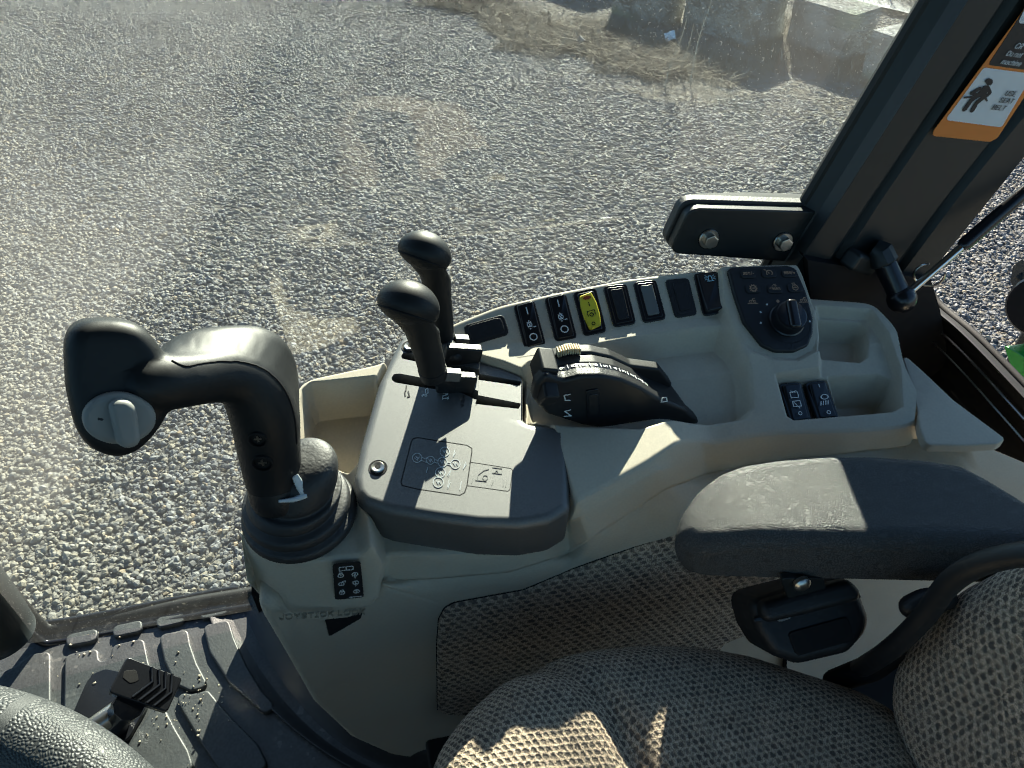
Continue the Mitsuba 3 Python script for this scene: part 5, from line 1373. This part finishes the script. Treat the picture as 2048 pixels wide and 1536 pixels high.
# ------------------------------------------------------------------ joystick
tag('joystick', 'black loader joystick with an angled grip, grey thumb wheel and rubber boot', 'joystick')
HEAD = A([[-0.2019,0.4323,1.8864],[-0.1973,0.4401,1.8967],[-0.1889,0.4445,1.8981],[-0.1782,0.4476,1.8953],[-0.164,0.4506,1.8897],[-0.1554,0.4503,1.8826],[-0.1506,0.4472,1.8735],[-0.1466,0.4434,1.8636],[-0.1443,0.4369,1.8505],[-0.1468,0.4276,1.836],[-0.154,0.4187,1.8257],[-0.1638,0.4099,1.8178],[-0.1754,0.402,1.8127],[-0.1861,0.3978,1.8136],[-0.1955,0.3976,1.8204],[-0.2034,0.3999,1.8304],[-0.2062,0.4058,1.843],[-0.206,0.4175,1.8635]])
nH = unit(A([0.3534,-0.814,0.461]))
arm = A([[-0.1081,0.4631,1.6863,0.0237],[-0.1084,0.4692,1.7087,0.0246],[-0.1062,0.4718,1.7334,0.0258],[-0.1036,0.4733,1.7577,0.0268],[-0.1036,0.4751,1.7839,0.0261],[-0.1096,0.4756,1.8048,0.0232],[-0.1224,0.4686,1.8193,0.021],[-0.1352,0.4569,1.8288,0.0197],[-0.149,0.4464,1.8376,0.0202],[-0.1629,0.4388,1.8441,0.0201]])
hump = A([[-0.1551,0.4784,1.8341,0.0111],[-0.1369,0.4906,1.8259,0.0183],[-0.1165,0.5032,1.8137,0.0205],[-0.0993,0.5126,1.7963,0.0225],[-0.0969,0.506,1.7685,0.0217],[-0.099,0.4936,1.7429,0.0203]])
head = prism(HEAD, nH, 0.040, 0.012, 0.014, seg=6, step=0.004)
S_ = []
M = man(head)
def dens(P, n):
    return make_interp_spline(np.linspace(0, 1, len(P)), P, k=3)(np.linspace(0, 1, n))


a_, h_ = dens(arm[2:9], 16), dens(hump[::-1], 16)
for i in range(15):
    M = M + m3.Manifold.batch_hull([m3.Manifold.sphere(float(c[3]) * 0.98, 24).translate(tuple(float(x) for x in c[:3])) for c in (a_[i], a_[i + 1], h_[i], h_[i + 1])])
for ch in (dens(arm, 24), dens(hump, 16)):
    S = [m3.Manifold.sphere(float(c[3]), 28).translate(tuple(float(x) for x in c[:3])) for c in ch]
    for a, b in zip(S[:-1], S[1:]):
        M = M + m3.Manifold.batch_hull([a, b])
g = tri(M.refine_to_length(0.0025))
g = trimesh.Trimesh(g.vertices, g.faces, process=True)
trimesh.smoothing.filter_taubin(g, lamb=0.65, nu=0.53, iterations=90)
put('joystick__grip', g, 'mat_grip', True)
# seam between the two halves of the grip
SE = A([[-0.144,0.4436,1.8603,0.0003],[-0.1364,0.4417,1.8547,0.0003],[-0.129,0.4451,1.8537,0.0003],[-0.1183,0.4518,1.8527,0.0004],[-0.1066,0.4586,1.8461,0.0004],[-0.0938,0.4656,1.8334,0.0004],[-0.0835,0.4683,1.8165,0.0004],[-0.0784,0.4674,1.7941,0.0004],[-0.0779,0.4631,1.7681,0.0004],[-0.0792,0.4589,1.7437,0.0004]])[:, :3]
near, _, fid = trimesh.proximity.closest_point(g, smooth_line(SE, 60))
put('joystick__grip__seam', tube(near + g.face_normals[fid] * 0.0001, 0.0008, 6), 'mat_dark', True)
# thumb wheel
TW = A([[-0.1607,0.4187,1.8309],[-0.1619,0.4164,1.8278],[-0.1642,0.414,1.8253],[-0.1673,0.4117,1.8235],[-0.1711,0.4094,1.8225],[-0.1754,0.4075,1.8224],[-0.18,0.4059,1.8231],[-0.1845,0.4048,1.8246],[-0.1889,0.4042,1.8269],[-0.1929,0.404,1.8297],[-0.1962,0.4044,1.833],[-0.1988,0.4053,1.8365],[-0.2005,0.4067,1.8402],[-0.2013,0.4084,1.8438],[-0.201,0.4104,1.8471],[-0.1998,0.4126,1.8501],[-0.1977,0.4149,1.8525],[-0.1948,0.4171,1.8543],[-0.1912,0.4193,1.8553],[-0.1871,0.4212,1.8556],[-0.1827,0.4228,1.855],[-0.1781,0.424,1.8536],[-0.1737,0.4247,1.8515],[-0.1696,0.425,1.8488],[-0.1661,0.4247,1.8455],[-0.1633,0.4238,1.8419],[-0.1614,0.4225,1.8382],[-0.1605,0.4208,1.8344]])
put('joystick__thumb_wheel', prism(TW, nH, 0.018, 0.0045, 0.005, 0.0085, seg=5, step=0.003), 'mat_grey', 40)
TR = A([[-0.186,0.4193,1.8513],[-0.1801,0.4219,1.8514],[-0.1748,0.4227,1.8487],[-0.1711,0.4214,1.8436],[-0.1724,0.4097,1.8239],[-0.1753,0.407,1.8214],[-0.1812,0.4047,1.822],[-0.1861,0.4055,1.8271]])
put('joystick__thumb_wheel__ridge', prism(TR, nH, 0.016, 0.0045, 0.005, 0.0165, seg=4, step=0.002), 'mat_grey', 40)
put('joystick__thumb_wheel__notch', prism(A([[-0.1993,0.4119,1.8485],[-0.1901,0.413,1.8433],[-0.1886,0.4116,1.8397],[-0.1892,0.4104,1.8381],[-0.1907,0.412,1.8421],[-0.1996,0.4112,1.8474]]), nH, 0.002, 0.0, 0.0008, 0.0088), 'mat_black', False)
# stem collar, screws, boot
ax = unit(arm[1, :3] - arm[0, :3])
put('joystick__collar', tube([arm[0, :3] - ax * 0.010, arm[0, :3] - ax * 0.004, arm[0, :3] + ax * 0.004, arm[0, :3] + ax * 0.012], [arm[0, 3] * 0.96, arm[0, 3] * 1.03, arm[0, 3] * 1.04, arm[0, 3] * 1.0], 28), 'mat_black', 40)
put('joystick__lower_stem', tube([arm[0, :3] - ax * 0.03 + A([0.004, 0.006, 0]), arm[0, :3] - ax * 0.006], [arm[0, 3] * 0.72, arm[0, 3] * 0.86], 20), 'mat_black', 40)
for p, rr in (([-0.1105,0.4605,1.7548,0.0064], 1.0), ([-0.1132,0.4538,1.7286,0.0074], 1.0)):
    p = A(p)
    toward = unit(EYE - p[:3])
    q_, _, f_ = trimesh.proximity.closest_point(g, (p[:3] + toward * 0.02)[None])
    n_ = g.face_normals[f_[0]]
    p[:3] = q_[0]
    put('joystick__grip__screw_hole', lathe([(p[3] * 1.05, -0.012), (p[3] * 1.12, 0.0018), (p[3] * 0.98, 0.0022), (p[3] * 0.94, -0.004), (0, -0.004)], n_, p[:3], 24), 'mat_dark', 40)
    put('joystick__grip__screw', cat(lathe([(0, 0.0), (p[3] * 0.55, -0.0004), (p[3] * 0.72, -0.0016), (p[3] * 0.72, -0.004)], n_, p[:3], 20), box(p[:3] + n_ * 0.0004, (p[3] * 0.9, p[3] * 0.2, 0.0008), frame(n_, (1, 0.4, 0))), box(p[:3] + n_ * 0.0004, (p[3] * 0.2, p[3] * 0.9, 0.0008), frame(n_, (1, 0.4, 0)))), 'mat_metal', 40)
BC = A([-0.097,0.4724,1.6425])
nB = unit(A([-0.02, -0.10, 1]))
prof = [(0.0500, -0.002), (0.0515, 0.003), (0.0505, 0.011), (0.0468, 0.0145), (0.0452, 0.0165), (0.0470, 0.0185), (0.0478, 0.025), (0.0462, 0.0315), (0.0420, 0.0345), (0.0398, 0.0365), (0.0408, 0.0385), (0.0412, 0.044), (0.0395, 0.052), (0.0345, 0.0535), (0.0335, 0.0550), (0.0338, 0.0600), (0.0325, 0.0720), (0.0290, 0.0860), (0.0225, 0.0960), (0.013, 0.1010), (0.0, 0.1020)]
pr = spline(A(prof) * A([1.0, 0.72]), 110, k=2)
bt = lathe([tuple(x) for x in pr], nB, BC, 56)
v_ = np.array(bt.vertices)
hh = (v_ - BC).dot(nB)
bt.vertices = v_ + A([0.026, 0.012, 0.0]) * (np.clip(hh - 0.030, 0, 1) / 0.055)[:, None]
put('joystick__boot', bt, 'mat_rubber', True)
BO = A([[-0.0884,0.4525,1.7111,0.0004],[-0.0826,0.445,1.6979,0.0004]])
put('joystick__boot_tie', cat(tube([BO[0, :3] + A([0, 0, 0.004]), (BO[0, :3] + BO[1, :3]) / 2, BO[1, :3]], [0.003, 0.0042, 0.0035], 8, squash=0.5), tube([BO[1, :3] + A([-0.022, -0.004, 0.002]), BO[1, :3] + A([-0.010, -0.004, 0.001]), BO[1, :3]], [0.0012, 0.0022, 0.003], 8)), 'mat_sticker', True)

# ------------------------------------------------------------------ the seat
tag('operator_seat', 'brown grey knitted cloth operator seat with a black padded armrest', 'seat')
CU = A([[-0.0218,0.2292,1.5823],[-0.011,0.2552,1.5809],[0.0036,0.2808,1.579],[0.0264,0.3029,1.5761],[0.0583,0.3241,1.5719],[0.1049,0.3406,1.5659],[0.1564,0.3473,1.5592],[0.2048,0.3454,1.5529],[0.2544,0.3367,1.5464],[0.3011,0.3203,1.5404],[0.344,0.2973,1.5348],[0.3872,0.2745,1.5292],[0.4155,0.2494,1.5255],[0.4235,0.223,1.5244],[0.4088,0.182,1.5264]])
CUo = np.vstack([CU, [[x, y, 1.560 - 0.13 * (x - 0.15)] for x, y in ((0.44, 0.10), (0.43, -0.10), (0.20, -0.17), (0.0, -0.15), (-0.05, 0.0), (-0.045, 0.15))]])
CRS = A([[0.0972,0.328,1.5669],[0.1159,0.3125,1.5644],[0.1334,0.287,1.5622],[0.1474,0.2608,1.5603],[0.1566,0.2241,1.5591],[0.1641,0.1984,1.5582]])


def cushion_bulge(G, sd):
    return (0.004 + 0.013 * sstep(-0.02, -0.08, G[..., 0])) * np.exp(-((sd - 0.06) / 0.05) ** 2) - 0.010 * sstep(0.05, 0.16, sd)


m, uv = pad(CUo, unit(A([0.13, 0, 1])), 0.045, 0.14, crease=[(CRS, 0.014, 0.013)], n_t=220, n_r=110, rc=0.03, bulge=cushion_bulge)
put('operator_seat__cushion', m, 'mat_fabric', True, uv=uv * 1.4)
nBk = unit(A([-0.9314,-0.0501,0.3605]))
BKo = A([[0.4492,0.2587,1.7199],[0.4344,0.2729,1.6836],[0.4194,0.2805,1.6461],[0.4059,0.2804,1.611],[0.3938,0.2764,1.5794],[0.3846,0.2679,1.5545],[0.3779,0.2531,1.5351],[0.3738,0.2347,1.522],[0.3718,0.2121,1.5136],[0.3718,0.188,1.5103],[0.3806,0.1447,1.5269],[0.4115,0.0823,1.5982],[0.4462,0.1202,1.693],[0.4697,0.1935,1.7639],[0.4658,0.2386,1.76]])


def back_bulge(G, sd):
    return -0.015 * sstep(0.05, 0.15, sd)


m, uv = pad(BKo, nBk, 0.05, 0.11, n_t=200, n_r=90, rc=0.03, xdir=(0.1, 1, 0), bulge=back_bulge)
put('operator_seat__backrest', m, 'mat_fabric', True, uv=uv[:, ::-1] * 1.15)
AR = A([[0.2256,0.3723,1.68],[0.2364,0.3895,1.68],[0.2569,0.4056,1.68],[0.2802,0.4157,1.68],[0.3065,0.4201,1.68],[0.3405,0.4192,1.68],[0.3828,0.414,1.68],[0.4237,0.406,1.68],[0.4707,0.3915,1.68],[0.5001,0.3783,1.68],[0.5134,0.3582,1.68],[0.5272,0.3317,1.68],[0.5396,0.2974,1.68],[0.5471,0.2673,1.68],[0.51,0.2792,1.68],[0.4512,0.2937,1.68],[0.38,0.3109,1.68],[0.3123,0.3268,1.68],[0.2488,0.3429,1.68],[0.2305,0.352,1.68]])


def tip_drop(G, sd):
    return -0.020 * np.clip((G[..., 0].min() + 0.075 - G[..., 0]) / 0.075, 0, 1) ** 2


m, uv = pad(AR, (0, 0, 1), 0.017, 0.060, n_t=260, n_r=60, rc=0.012, dome=0.002, bulge=tip_drop)
put('operator_seat__armrest', m, 'mat_armrest', True, uv=uv)
ABR = A([[0.3048,0.322,1.6348],[0.3487,0.322,1.6211],[0.3708,0.322,1.5673],[0.3351,0.322,1.5649]])
ABR = ABR + A([0, 0.0, 0.0])
put('operator_seat__armrest__bracket', prism(ABR, (0, -1, 0.0), 0.006, 0.001, 0.002), 'mat_paint', 35)
bp = A([0.3245,0.319,1.6255])
put('operator_seat__armrest__screw', lathe([(0.0075, -0.002), (0.0078, 0.002), (0.006, 0.0042), (0.003, 0.0048), (0, 0.0048)], (0, -1, 0.1), bp, 24), 'mat_metal', 40)
HT = A([[0.391,0.2877,1.4901,0.0005],[0.3903,0.2737,1.5452,0.0005],[0.3887,0.2603,1.6074,0.0004],[0.3937,0.2574,1.6615,0.0004],[0.3929,0.2561,1.6938,0.0004],[0.3953,0.2493,1.7269,0.0004],[0.4035,0.2398,1.7504,0.0003],[0.413,0.228,1.7675,0.0003],[0.4347,0.2067,1.7782,0.0003]])
put('operator_seat__armrest_arm', tube(smooth_line(HT[:, :3], 60), 0.0088, 16), 'mat_black', 60)
FRB = A([[0.377,0.2857,1.4938,0.0106],[0.4006,0.2765,1.5277,0.0121],[0.4095,0.2698,1.5679,0.0098]])
put('operator_seat__frame', blob([[tuple(x) for x in FRB]], 0.004, 3), 'mat_dark', True)
KN = A([[0.3983,0.2747,1.6335,0.01],[0.408,0.2738,1.64,0.0108],[0.4235,0.2715,1.6437,0.0099]])
put('operator_seat__adjuster_knob', blob([[tuple(x) for x in KN]], 0.004, 3), 'mat_black', True)
put('operator_seat__base', box((0.2, 0.10, 1.22), (0.42, 0.36, 0.24), r=0.02), 'mat_dark', 40)
SF = A([[-0.0071,0.3644,1.3444,0.0005]])[0, :3]
put('operator_seat__slide_bracket', box(SF + A([0.01, -0.02, -0.03]), (0.04, 0.05, 0.10), r=0.004), 'mat_dark', 40)

# seat belt retractor under the armrest
tag('seat_belt_retractor', 'dark plastic seat belt retractor box under the armrest', 'seat belt retractor')
nR = unit(A([-0.1196,-0.6178,0.7772]))
RO = A([[0.2903,0.3298,1.5861],[0.2969,0.3333,1.5899],[0.3289,0.333,1.5946],[0.3807,0.3315,1.6013],[0.3922,0.3193,1.5934],[0.3965,0.2982,1.5773],[0.3904,0.2891,1.5691],[0.3704,0.2795,1.5584],[0.3232,0.2811,1.5524],[0.3008,0.2925,1.5581],[0.2925,0.3093,1.5701]])
put('seat_belt_retractor__housing', prism(RO, nR, 0.065, 0.011, 0.011, seg=5), 'mat_black', 35)
put('seat_belt_retractor__spool_cover', prism(A([[0.2972,0.3312,1.5882],[0.3285,0.3317,1.5935],[0.3803,0.3302,1.6002],[0.3893,0.3192,1.5929],[0.3906,0.314,1.589],[0.333,0.3148,1.5807],[0.295,0.3164,1.5761]]), nR, 0.016, 0.007, 0.007, 0.012, seg=4), 'mat_black', 35)
put('seat_belt_retractor__front_plate', prism(A([[0.318,0.3051,1.5707],[0.3745,0.3048,1.5792],[0.3759,0.288,1.566],[0.3215,0.2882,1.5578]]), nR, 0.004, 0.001, 0.003, 0.002), 'mat_dark', 35)
put('seat_belt_retractor__cover_lip', prism(A([[0.2897,0.3209,1.5789],[0.3275,0.3201,1.5841],[0.3292,0.3176,1.5824],[0.3905,0.3168,1.5912],[0.3917,0.3145,1.5895],[0.3302,0.3146,1.5802],[0.2907,0.3179,1.5767]]), nR, 0.004, 0.0008, 0.0008, 0.0016), 'mat_gloss', 35)
for q in ([[0.3113,0.3178,1.5798],[0.3236,0.3181,1.5819],[0.3243,0.3138,1.5786],[0.312,0.3136,1.5765]], [[0.3607,0.3188,1.5881],[0.3682,0.3186,1.5892],[0.369,0.315,1.5864],[0.3614,0.3148,1.5851]]):
    put('seat_belt_retractor__clip', prism(A(q), nR, 0.004, 0.0008, 0.0008, 0.0026), 'mat_grey', 35)

# ------------------------------------------------------------------ floor mat, pedal, steering wheel
tag('floor_mat', 'black rubber floor mat with raised pads on the cab floor', 'floor mat')
FZ = 1.10
MAT = A([[-0.7866,0.841,1.1],[-0.6434,0.7997,1.1],[-0.5868,0.7841,1.1],[-0.5723,0.7784,1.1],[-0.5048,0.7757,1.1],[-0.4293,0.777,1.1],[-0.3524,0.7792,1.1],[-0.2942,0.7792,1.1],[-0.2621,0.7205,1.1],[-0.2242,0.6518,1.1],[-0.1664,0.5601,1.1],[-0.1058,0.4961,1.1],[-0.0594,0.4688,1.1],[0.0003,0.3998,1.1],[-0.1123,0.1637,1.1],[-0.4961,0.1662,1.1],[-0.9756,0.4903,1.1]])
put('floor_mat__base', prism(MAT, (0, 0, 1), 0.02, 0.002, 0.004), 'mat_floor', 30)
# upturned rim at the door sill and along the console
RI = [A(q) for q in ([[-0.7523,0.7557,1.1],[-0.6462,0.7532,1.1],[-0.6034,0.7544,1.1],[-0.5669,0.7526,1.1],[-0.5007,0.7517,1.1],[-0.4262,0.7527,1.1],[-0.3503,0.7547,1.1],[-0.2962,0.7561,1.1]], [[-0.7566,0.7722,1.102],[-0.6487,0.7663,1.102],[-0.6053,0.7657,1.102],[-0.5681,0.7622,1.102],[-0.5018,0.7622,1.102],[-0.427,0.7633,1.102],[-0.3507,0.7655,1.102],[-0.2931,0.7663,1.102]],
      [[-0.7679,0.8137,1.106],[-0.6529,0.7893,1.106],[-0.6071,0.7804,1.106],[-0.5691,0.7741,1.106],[-0.5026,0.7742,1.106],[-0.4275,0.7765,1.106],[-0.3508,0.7788,1.106],[-0.2897,0.7791,1.106]], [[-0.7693,0.8196,1.107],[-0.6537,0.7942,1.107],[-0.6001,0.7837,1.107],[-0.5698,0.779,1.107],[-0.5029,0.7782,1.107],[-0.4277,0.7805,1.107],[-0.3508,0.7829,1.107],[-0.2896,0.7823,1.107]])]
Gr, _ = loft([RI[0] + A([0, -0.004, -0.003])] + RI + [RI[3] + A([0, 0.004, -0.02])], 60, 20)
Gr.invert() if Gr.face_normals[:, 2].mean() < 0 else None
put('floor_mat__sill_rim', Gr, 'mat_floor', True)
put('tractor_cab__door_seal__bead', tube(smooth_line(RI[3] + A([0, 0.006, 0.003]), 60), 0.0055, 8), 'mat_gloss', 60)
RA = A([[-0.3286,0.77,1.105],[-0.3112,0.7172,1.105],[-0.2779,0.6522,1.105],[-0.2222,0.5696,1.105],[-0.1602,0.502,1.105],[-0.1012,0.4553,1.105],[-0.0249,0.4097,1.105]])
RB = A([[-0.2499,0.7695,1.135],[-0.2132,0.6924,1.135],[-0.1837,0.6256,1.135],[-0.1401,0.5452,1.135],[-0.0918,0.4863,1.135],[-0.0376,0.4517,1.135],[0.0199,0.4275,1.135]])
RM = (RA * 0.45 + RB * 0.55) + A([0, 0, -0.020])
Gr, _ = loft([RA + A([-0.003, -0.004, -0.006]), RA, RM, RB, RB + A([0.01, 0.012, 0.0])], 80, 24)
Gr.invert() if Gr.face_normals[:, 2].mean() < 0 else None
put('floor_mat__console_riser', Gr, 'mat_rubber', True)
PADS = [[[-0.5492,0.7534,1.108],[-0.5475,0.7607,1.108],[-0.5058,0.7621,1.108],[-0.5024,0.7588,1.108],[-0.5016,0.742,1.108],[-0.5049,0.7389,1.108],[-0.5421,0.7387,1.108],[-0.5465,0.7427,1.108]], [[-0.4806,0.7542,1.108],[-0.4802,0.7614,1.108],[-0.4404,0.7634,1.108],[-0.4365,0.7592,1.108],[-0.4346,0.7444,1.108],[-0.4374,0.7411,1.108],[-0.474,0.7399,1.108],[-0.4783,0.7439,1.108]],
        [[-0.4157,0.7547,1.108],[-0.4149,0.7625,1.108],[-0.3774,0.7661,1.108],[-0.3729,0.7616,1.108],[-0.3708,0.7492,1.108],[-0.3734,0.7444,1.108],[-0.408,0.7418,1.108],[-0.4129,0.7463,1.108]], [[-0.3505,0.7595,1.108],[-0.3489,0.7654,1.108],[-0.3118,0.7663,1.108],[-0.307,0.7625,1.108],[-0.3044,0.7497,1.108],[-0.3082,0.7452,1.108],[-0.3429,0.7438,1.108],[-0.3485,0.7497,1.108]],
        [[-0.6439,0.71,1.108],[-0.6103,0.7218,1.108],[-0.5951,0.7366,1.108],[-0.571,0.7359,1.108],[-0.5654,0.7293,1.108],[-0.5446,0.6322,1.108],[-0.5363,0.5798,1.108],[-0.5875,0.5805,1.108],[-0.6309,0.6312,1.108]],
        [[-0.5438,0.721,1.108],[-0.5403,0.7245,1.108],[-0.5005,0.7259,1.108],[-0.4949,0.7205,1.108],[-0.4925,0.7065,1.108],[-0.4879,0.7019,1.108],[-0.4784,0.7015,1.108],[-0.4757,0.7066,1.108],[-0.4762,0.7227,1.108],[-0.4719,0.7268,1.108],[-0.4346,0.729,1.108],[-0.4286,0.7239,1.108],[-0.4189,0.6908,1.108],[-0.4026,0.6447,1.108],[-0.4137,0.6044,1.108],[-0.4456,0.5544,1.108],[-0.4885,0.5595,1.108],[-0.5164,0.5756,1.108],[-0.5265,0.6306,1.108]],
        [[-0.4068,0.7231,1.108],[-0.4044,0.7302,1.108],[-0.3683,0.7308,1.108],[-0.3634,0.7254,1.108],[-0.358,0.7026,1.108],[-0.3453,0.6679,1.108],[-0.3293,0.6361,1.108],[-0.3261,0.6261,1.108],[-0.3508,0.6245,1.108],[-0.3753,0.6412,1.108],[-0.3943,0.6807,1.108]],
        [[-0.3417,0.7285,1.108],[-0.3387,0.7331,1.108],[-0.3064,0.7342,1.108],[-0.3017,0.7305,1.108],[-0.2922,0.6987,1.108],[-0.2725,0.65,1.108],[-0.2475,0.6026,1.108],[-0.224,0.5707,1.108],[-0.2445,0.5684,1.108],[-0.2968,0.6268,1.108],[-0.3281,0.6813,1.108]],
        [[-0.3753,0.632,1.108],[-0.3504,0.6199,1.108],[-0.3257,0.6215,1.108],[-0.2939,0.5768,1.108],[-0.2514,0.5254,1.108],[-0.2327,0.4853,1.108],[-0.301,0.4998,1.108],[-0.3342,0.5513,1.108],[-0.3653,0.6051,1.108]],
        [[-0.4248,0.5705,1.108],[-0.3986,0.6122,1.108],[-0.3834,0.6034,1.108],[-0.3657,0.5706,1.108],[-0.3457,0.5372,1.108],[-0.3342,0.5069,1.108],[-0.3971,0.5086,1.108],[-0.433,0.5477,1.108]]]
for k, P in enumerate(PADS):
    put('floor_mat__raised_pad', prism(A(P), (0, 0, 1), 0.009, 0.003, 0.008, 0.0, seg=4, step=0.005), 'mat_floor', 40)
WELL = A([[-0.5148,0.617,1.1085],[-0.5029,0.6704,1.1085],[-0.4948,0.6827,1.1085],[-0.479,0.6869,1.1085],[-0.45,0.6744,1.1085],[-0.4242,0.6537,1.1085],[-0.4108,0.6145,1.1085],[-0.4286,0.5711,1.1085],[-0.443,0.5639,1.1085],[-0.4959,0.6001,1.1085]])
put('floor_mat__pedal_well', prism(WELL, (0, 0, 1), 0.006, 0.001, 0.01, 0.0006), 'mat_gloss', 30)
rg = np.random.default_rng(3)
gm = []
for q in A([[-0.3697,0.6692,1.1095],[-0.3393,0.6113,1.1095],[-0.3265,0.5821,1.1095],[-0.3508,0.6214,1.1095],[-0.3725,0.5956,1.1095],[-0.3853,0.6172,1.1095],[-0.3345,0.595,1.1095],[-0.4734,0.7163,1.1095],[-0.3878,0.5805,1.1095],[-0.5246,0.7022,1.1095]]):
    for _ in range(9):
        b_ = trimesh.creation.icosahedron()
        b_.vertices = b_.vertices * (0.0007 + 0.0016 * rg.random() ** 2) * (0.7 + 0.6 * rg.random((12, 1))) + q + A([rg.normal() * 0.022, rg.normal() * 0.022, 0.0])
        gm.append(b_)
put('grit', cat(*gm), 'mat_sand', False)
tag('grit', 'pale grit scattered on the rubber floor mat', 'grit', kind='stuff')
tag('foot_pedal', 'black ribbed metal foot pedal standing in the floor mat', 'pedal')
nPd = unit(A([0.4209,-0.2505,0.8718]))
PO = A([[-0.4039,0.6294,1.2208],[-0.3392,0.604,1.1822],[-0.3561,0.5604,1.1778],[-0.4224,0.5835,1.2165]])
put('foot_pedal__plate', prism(PO, nPd, 0.012, 0.002, 0.004), 'mat_gloss', 35)
for q in [[[-0.3756,0.6159,1.2032],[-0.3741,0.5973,1.1971],[-0.3954,0.5775,1.2017]],[[-0.3672,0.6134,1.1984],[-0.3657,0.5938,1.1921],[-0.3872,0.574,1.1968]],[[-0.3595,0.6109,1.194],[-0.3589,0.5894,1.1875],[-0.3789,0.5706,1.1918]],[[-0.3518,0.6083,1.1895],[-0.352,0.5849,1.1829],[-0.3706,0.5672,1.1868]]]:
    put('foot_pedal__rib', tube(A(q) + nPd * 0.001, 0.0022, 8), 'mat_gloss', 50)
put('foot_pedal__emblem_slot', prism(A([[-0.4079,0.6017,1.2147],[-0.406,0.611,1.2165],[-0.3929,0.6124,1.2106],[-0.3891,0.5986,1.2047],[-0.3987,0.5946,1.2082]]), nPd, 0.003, 0.0005, 0.002, 0.0008), 'mat_dark', 30)
PA = A([[-0.4024,0.5728,1.2038],[-0.4296,0.5829,1.165],[-0.446,0.5902,1.13],[-0.4751,0.6155,1.06]])
put('foot_pedal__arm', tube(PA + A([0, 0, -0.012]), [0.020, 0.019, 0.018, 0.018], 10), 'mat_gloss', 30)
put('foot_pedal__hinge', tube([PA[1] + A([-0.03, -0.02, 0]), PA[1] + A([0.03, 0.02, 0])], 0.014, 14), 'mat_metal', 40)

tag('steering_wheel', 'grained black steering wheel rim at the lower left corner', 'steering wheel')
WR = 0.185
SWP = A([[-0.1842,0.1885,1.8603,0.0002],[-0.1559,0.1707,1.8554,0.0002],[-0.13,0.1454,1.8485,0.0002]])[:, :3]
# circle through three points
a, b, c = SWP
ab, ac = b - a, c - a
nn = np.cross(ab, ac)
cc = a + (np.cross(nn, ab) * ac.dot(ac) + np.cross(ac, nn) * ab.dot(ab)) / (2 * nn.dot(nn))
rad = np.linalg.norm(cc - a)
nn = unit(nn)
print('wheel', cc, rad, nn)
nn = nn if nn[2] > 0 else -nn
ex = unit(a - cc)
ey = np.cross(nn, ex)
th = np.linspace(0, 2 * np.pi, 200, endpoint=False)
ph = np.linspace(0, 2 * np.pi, 40, endpoint=False)
RT = 0.0185
Gw = np.stack([cc + (rad + RT * math.cos(q)) * (np.cos(th)[:, None] * ex + np.sin(th)[:, None] * ey) + RT * math.sin(q) * nn for q in ph])
wm = grid(Gw, cu=True, cv=True)
uvw = np.stack(np.meshgrid(th * rad, ph * RT), -1).reshape(-1, 2)
if np.dot(wm.face_normals[0], Gw[0, 0] - (cc + rad * ex)) < 0:
    wm.invert()
put('steering_wheel__rim', wm, 'mat_wheel', True, uv=uvw)
put('steering_wheel__hub', lathe([(0, 0.02), (0.05, 0.018), (0.06, 0.0), (0.05, -0.03), (0.03, -0.06), (0.02, -0.35)], nn, cc - nn * 0.05, 30), 'mat_black', 40)
for k in range(3):
    aa = 2.6 + k * 2.094
    put('steering_wheel__spoke', tube([cc - nn * 0.045 + 0.04 * (math.cos(aa) * ex + math.sin(aa) * ey), cc + (rad - 0.008) * (math.cos(aa) * ex + math.sin(aa) * ey)], [0.014, 0.010], 12), 'mat_black', 40)
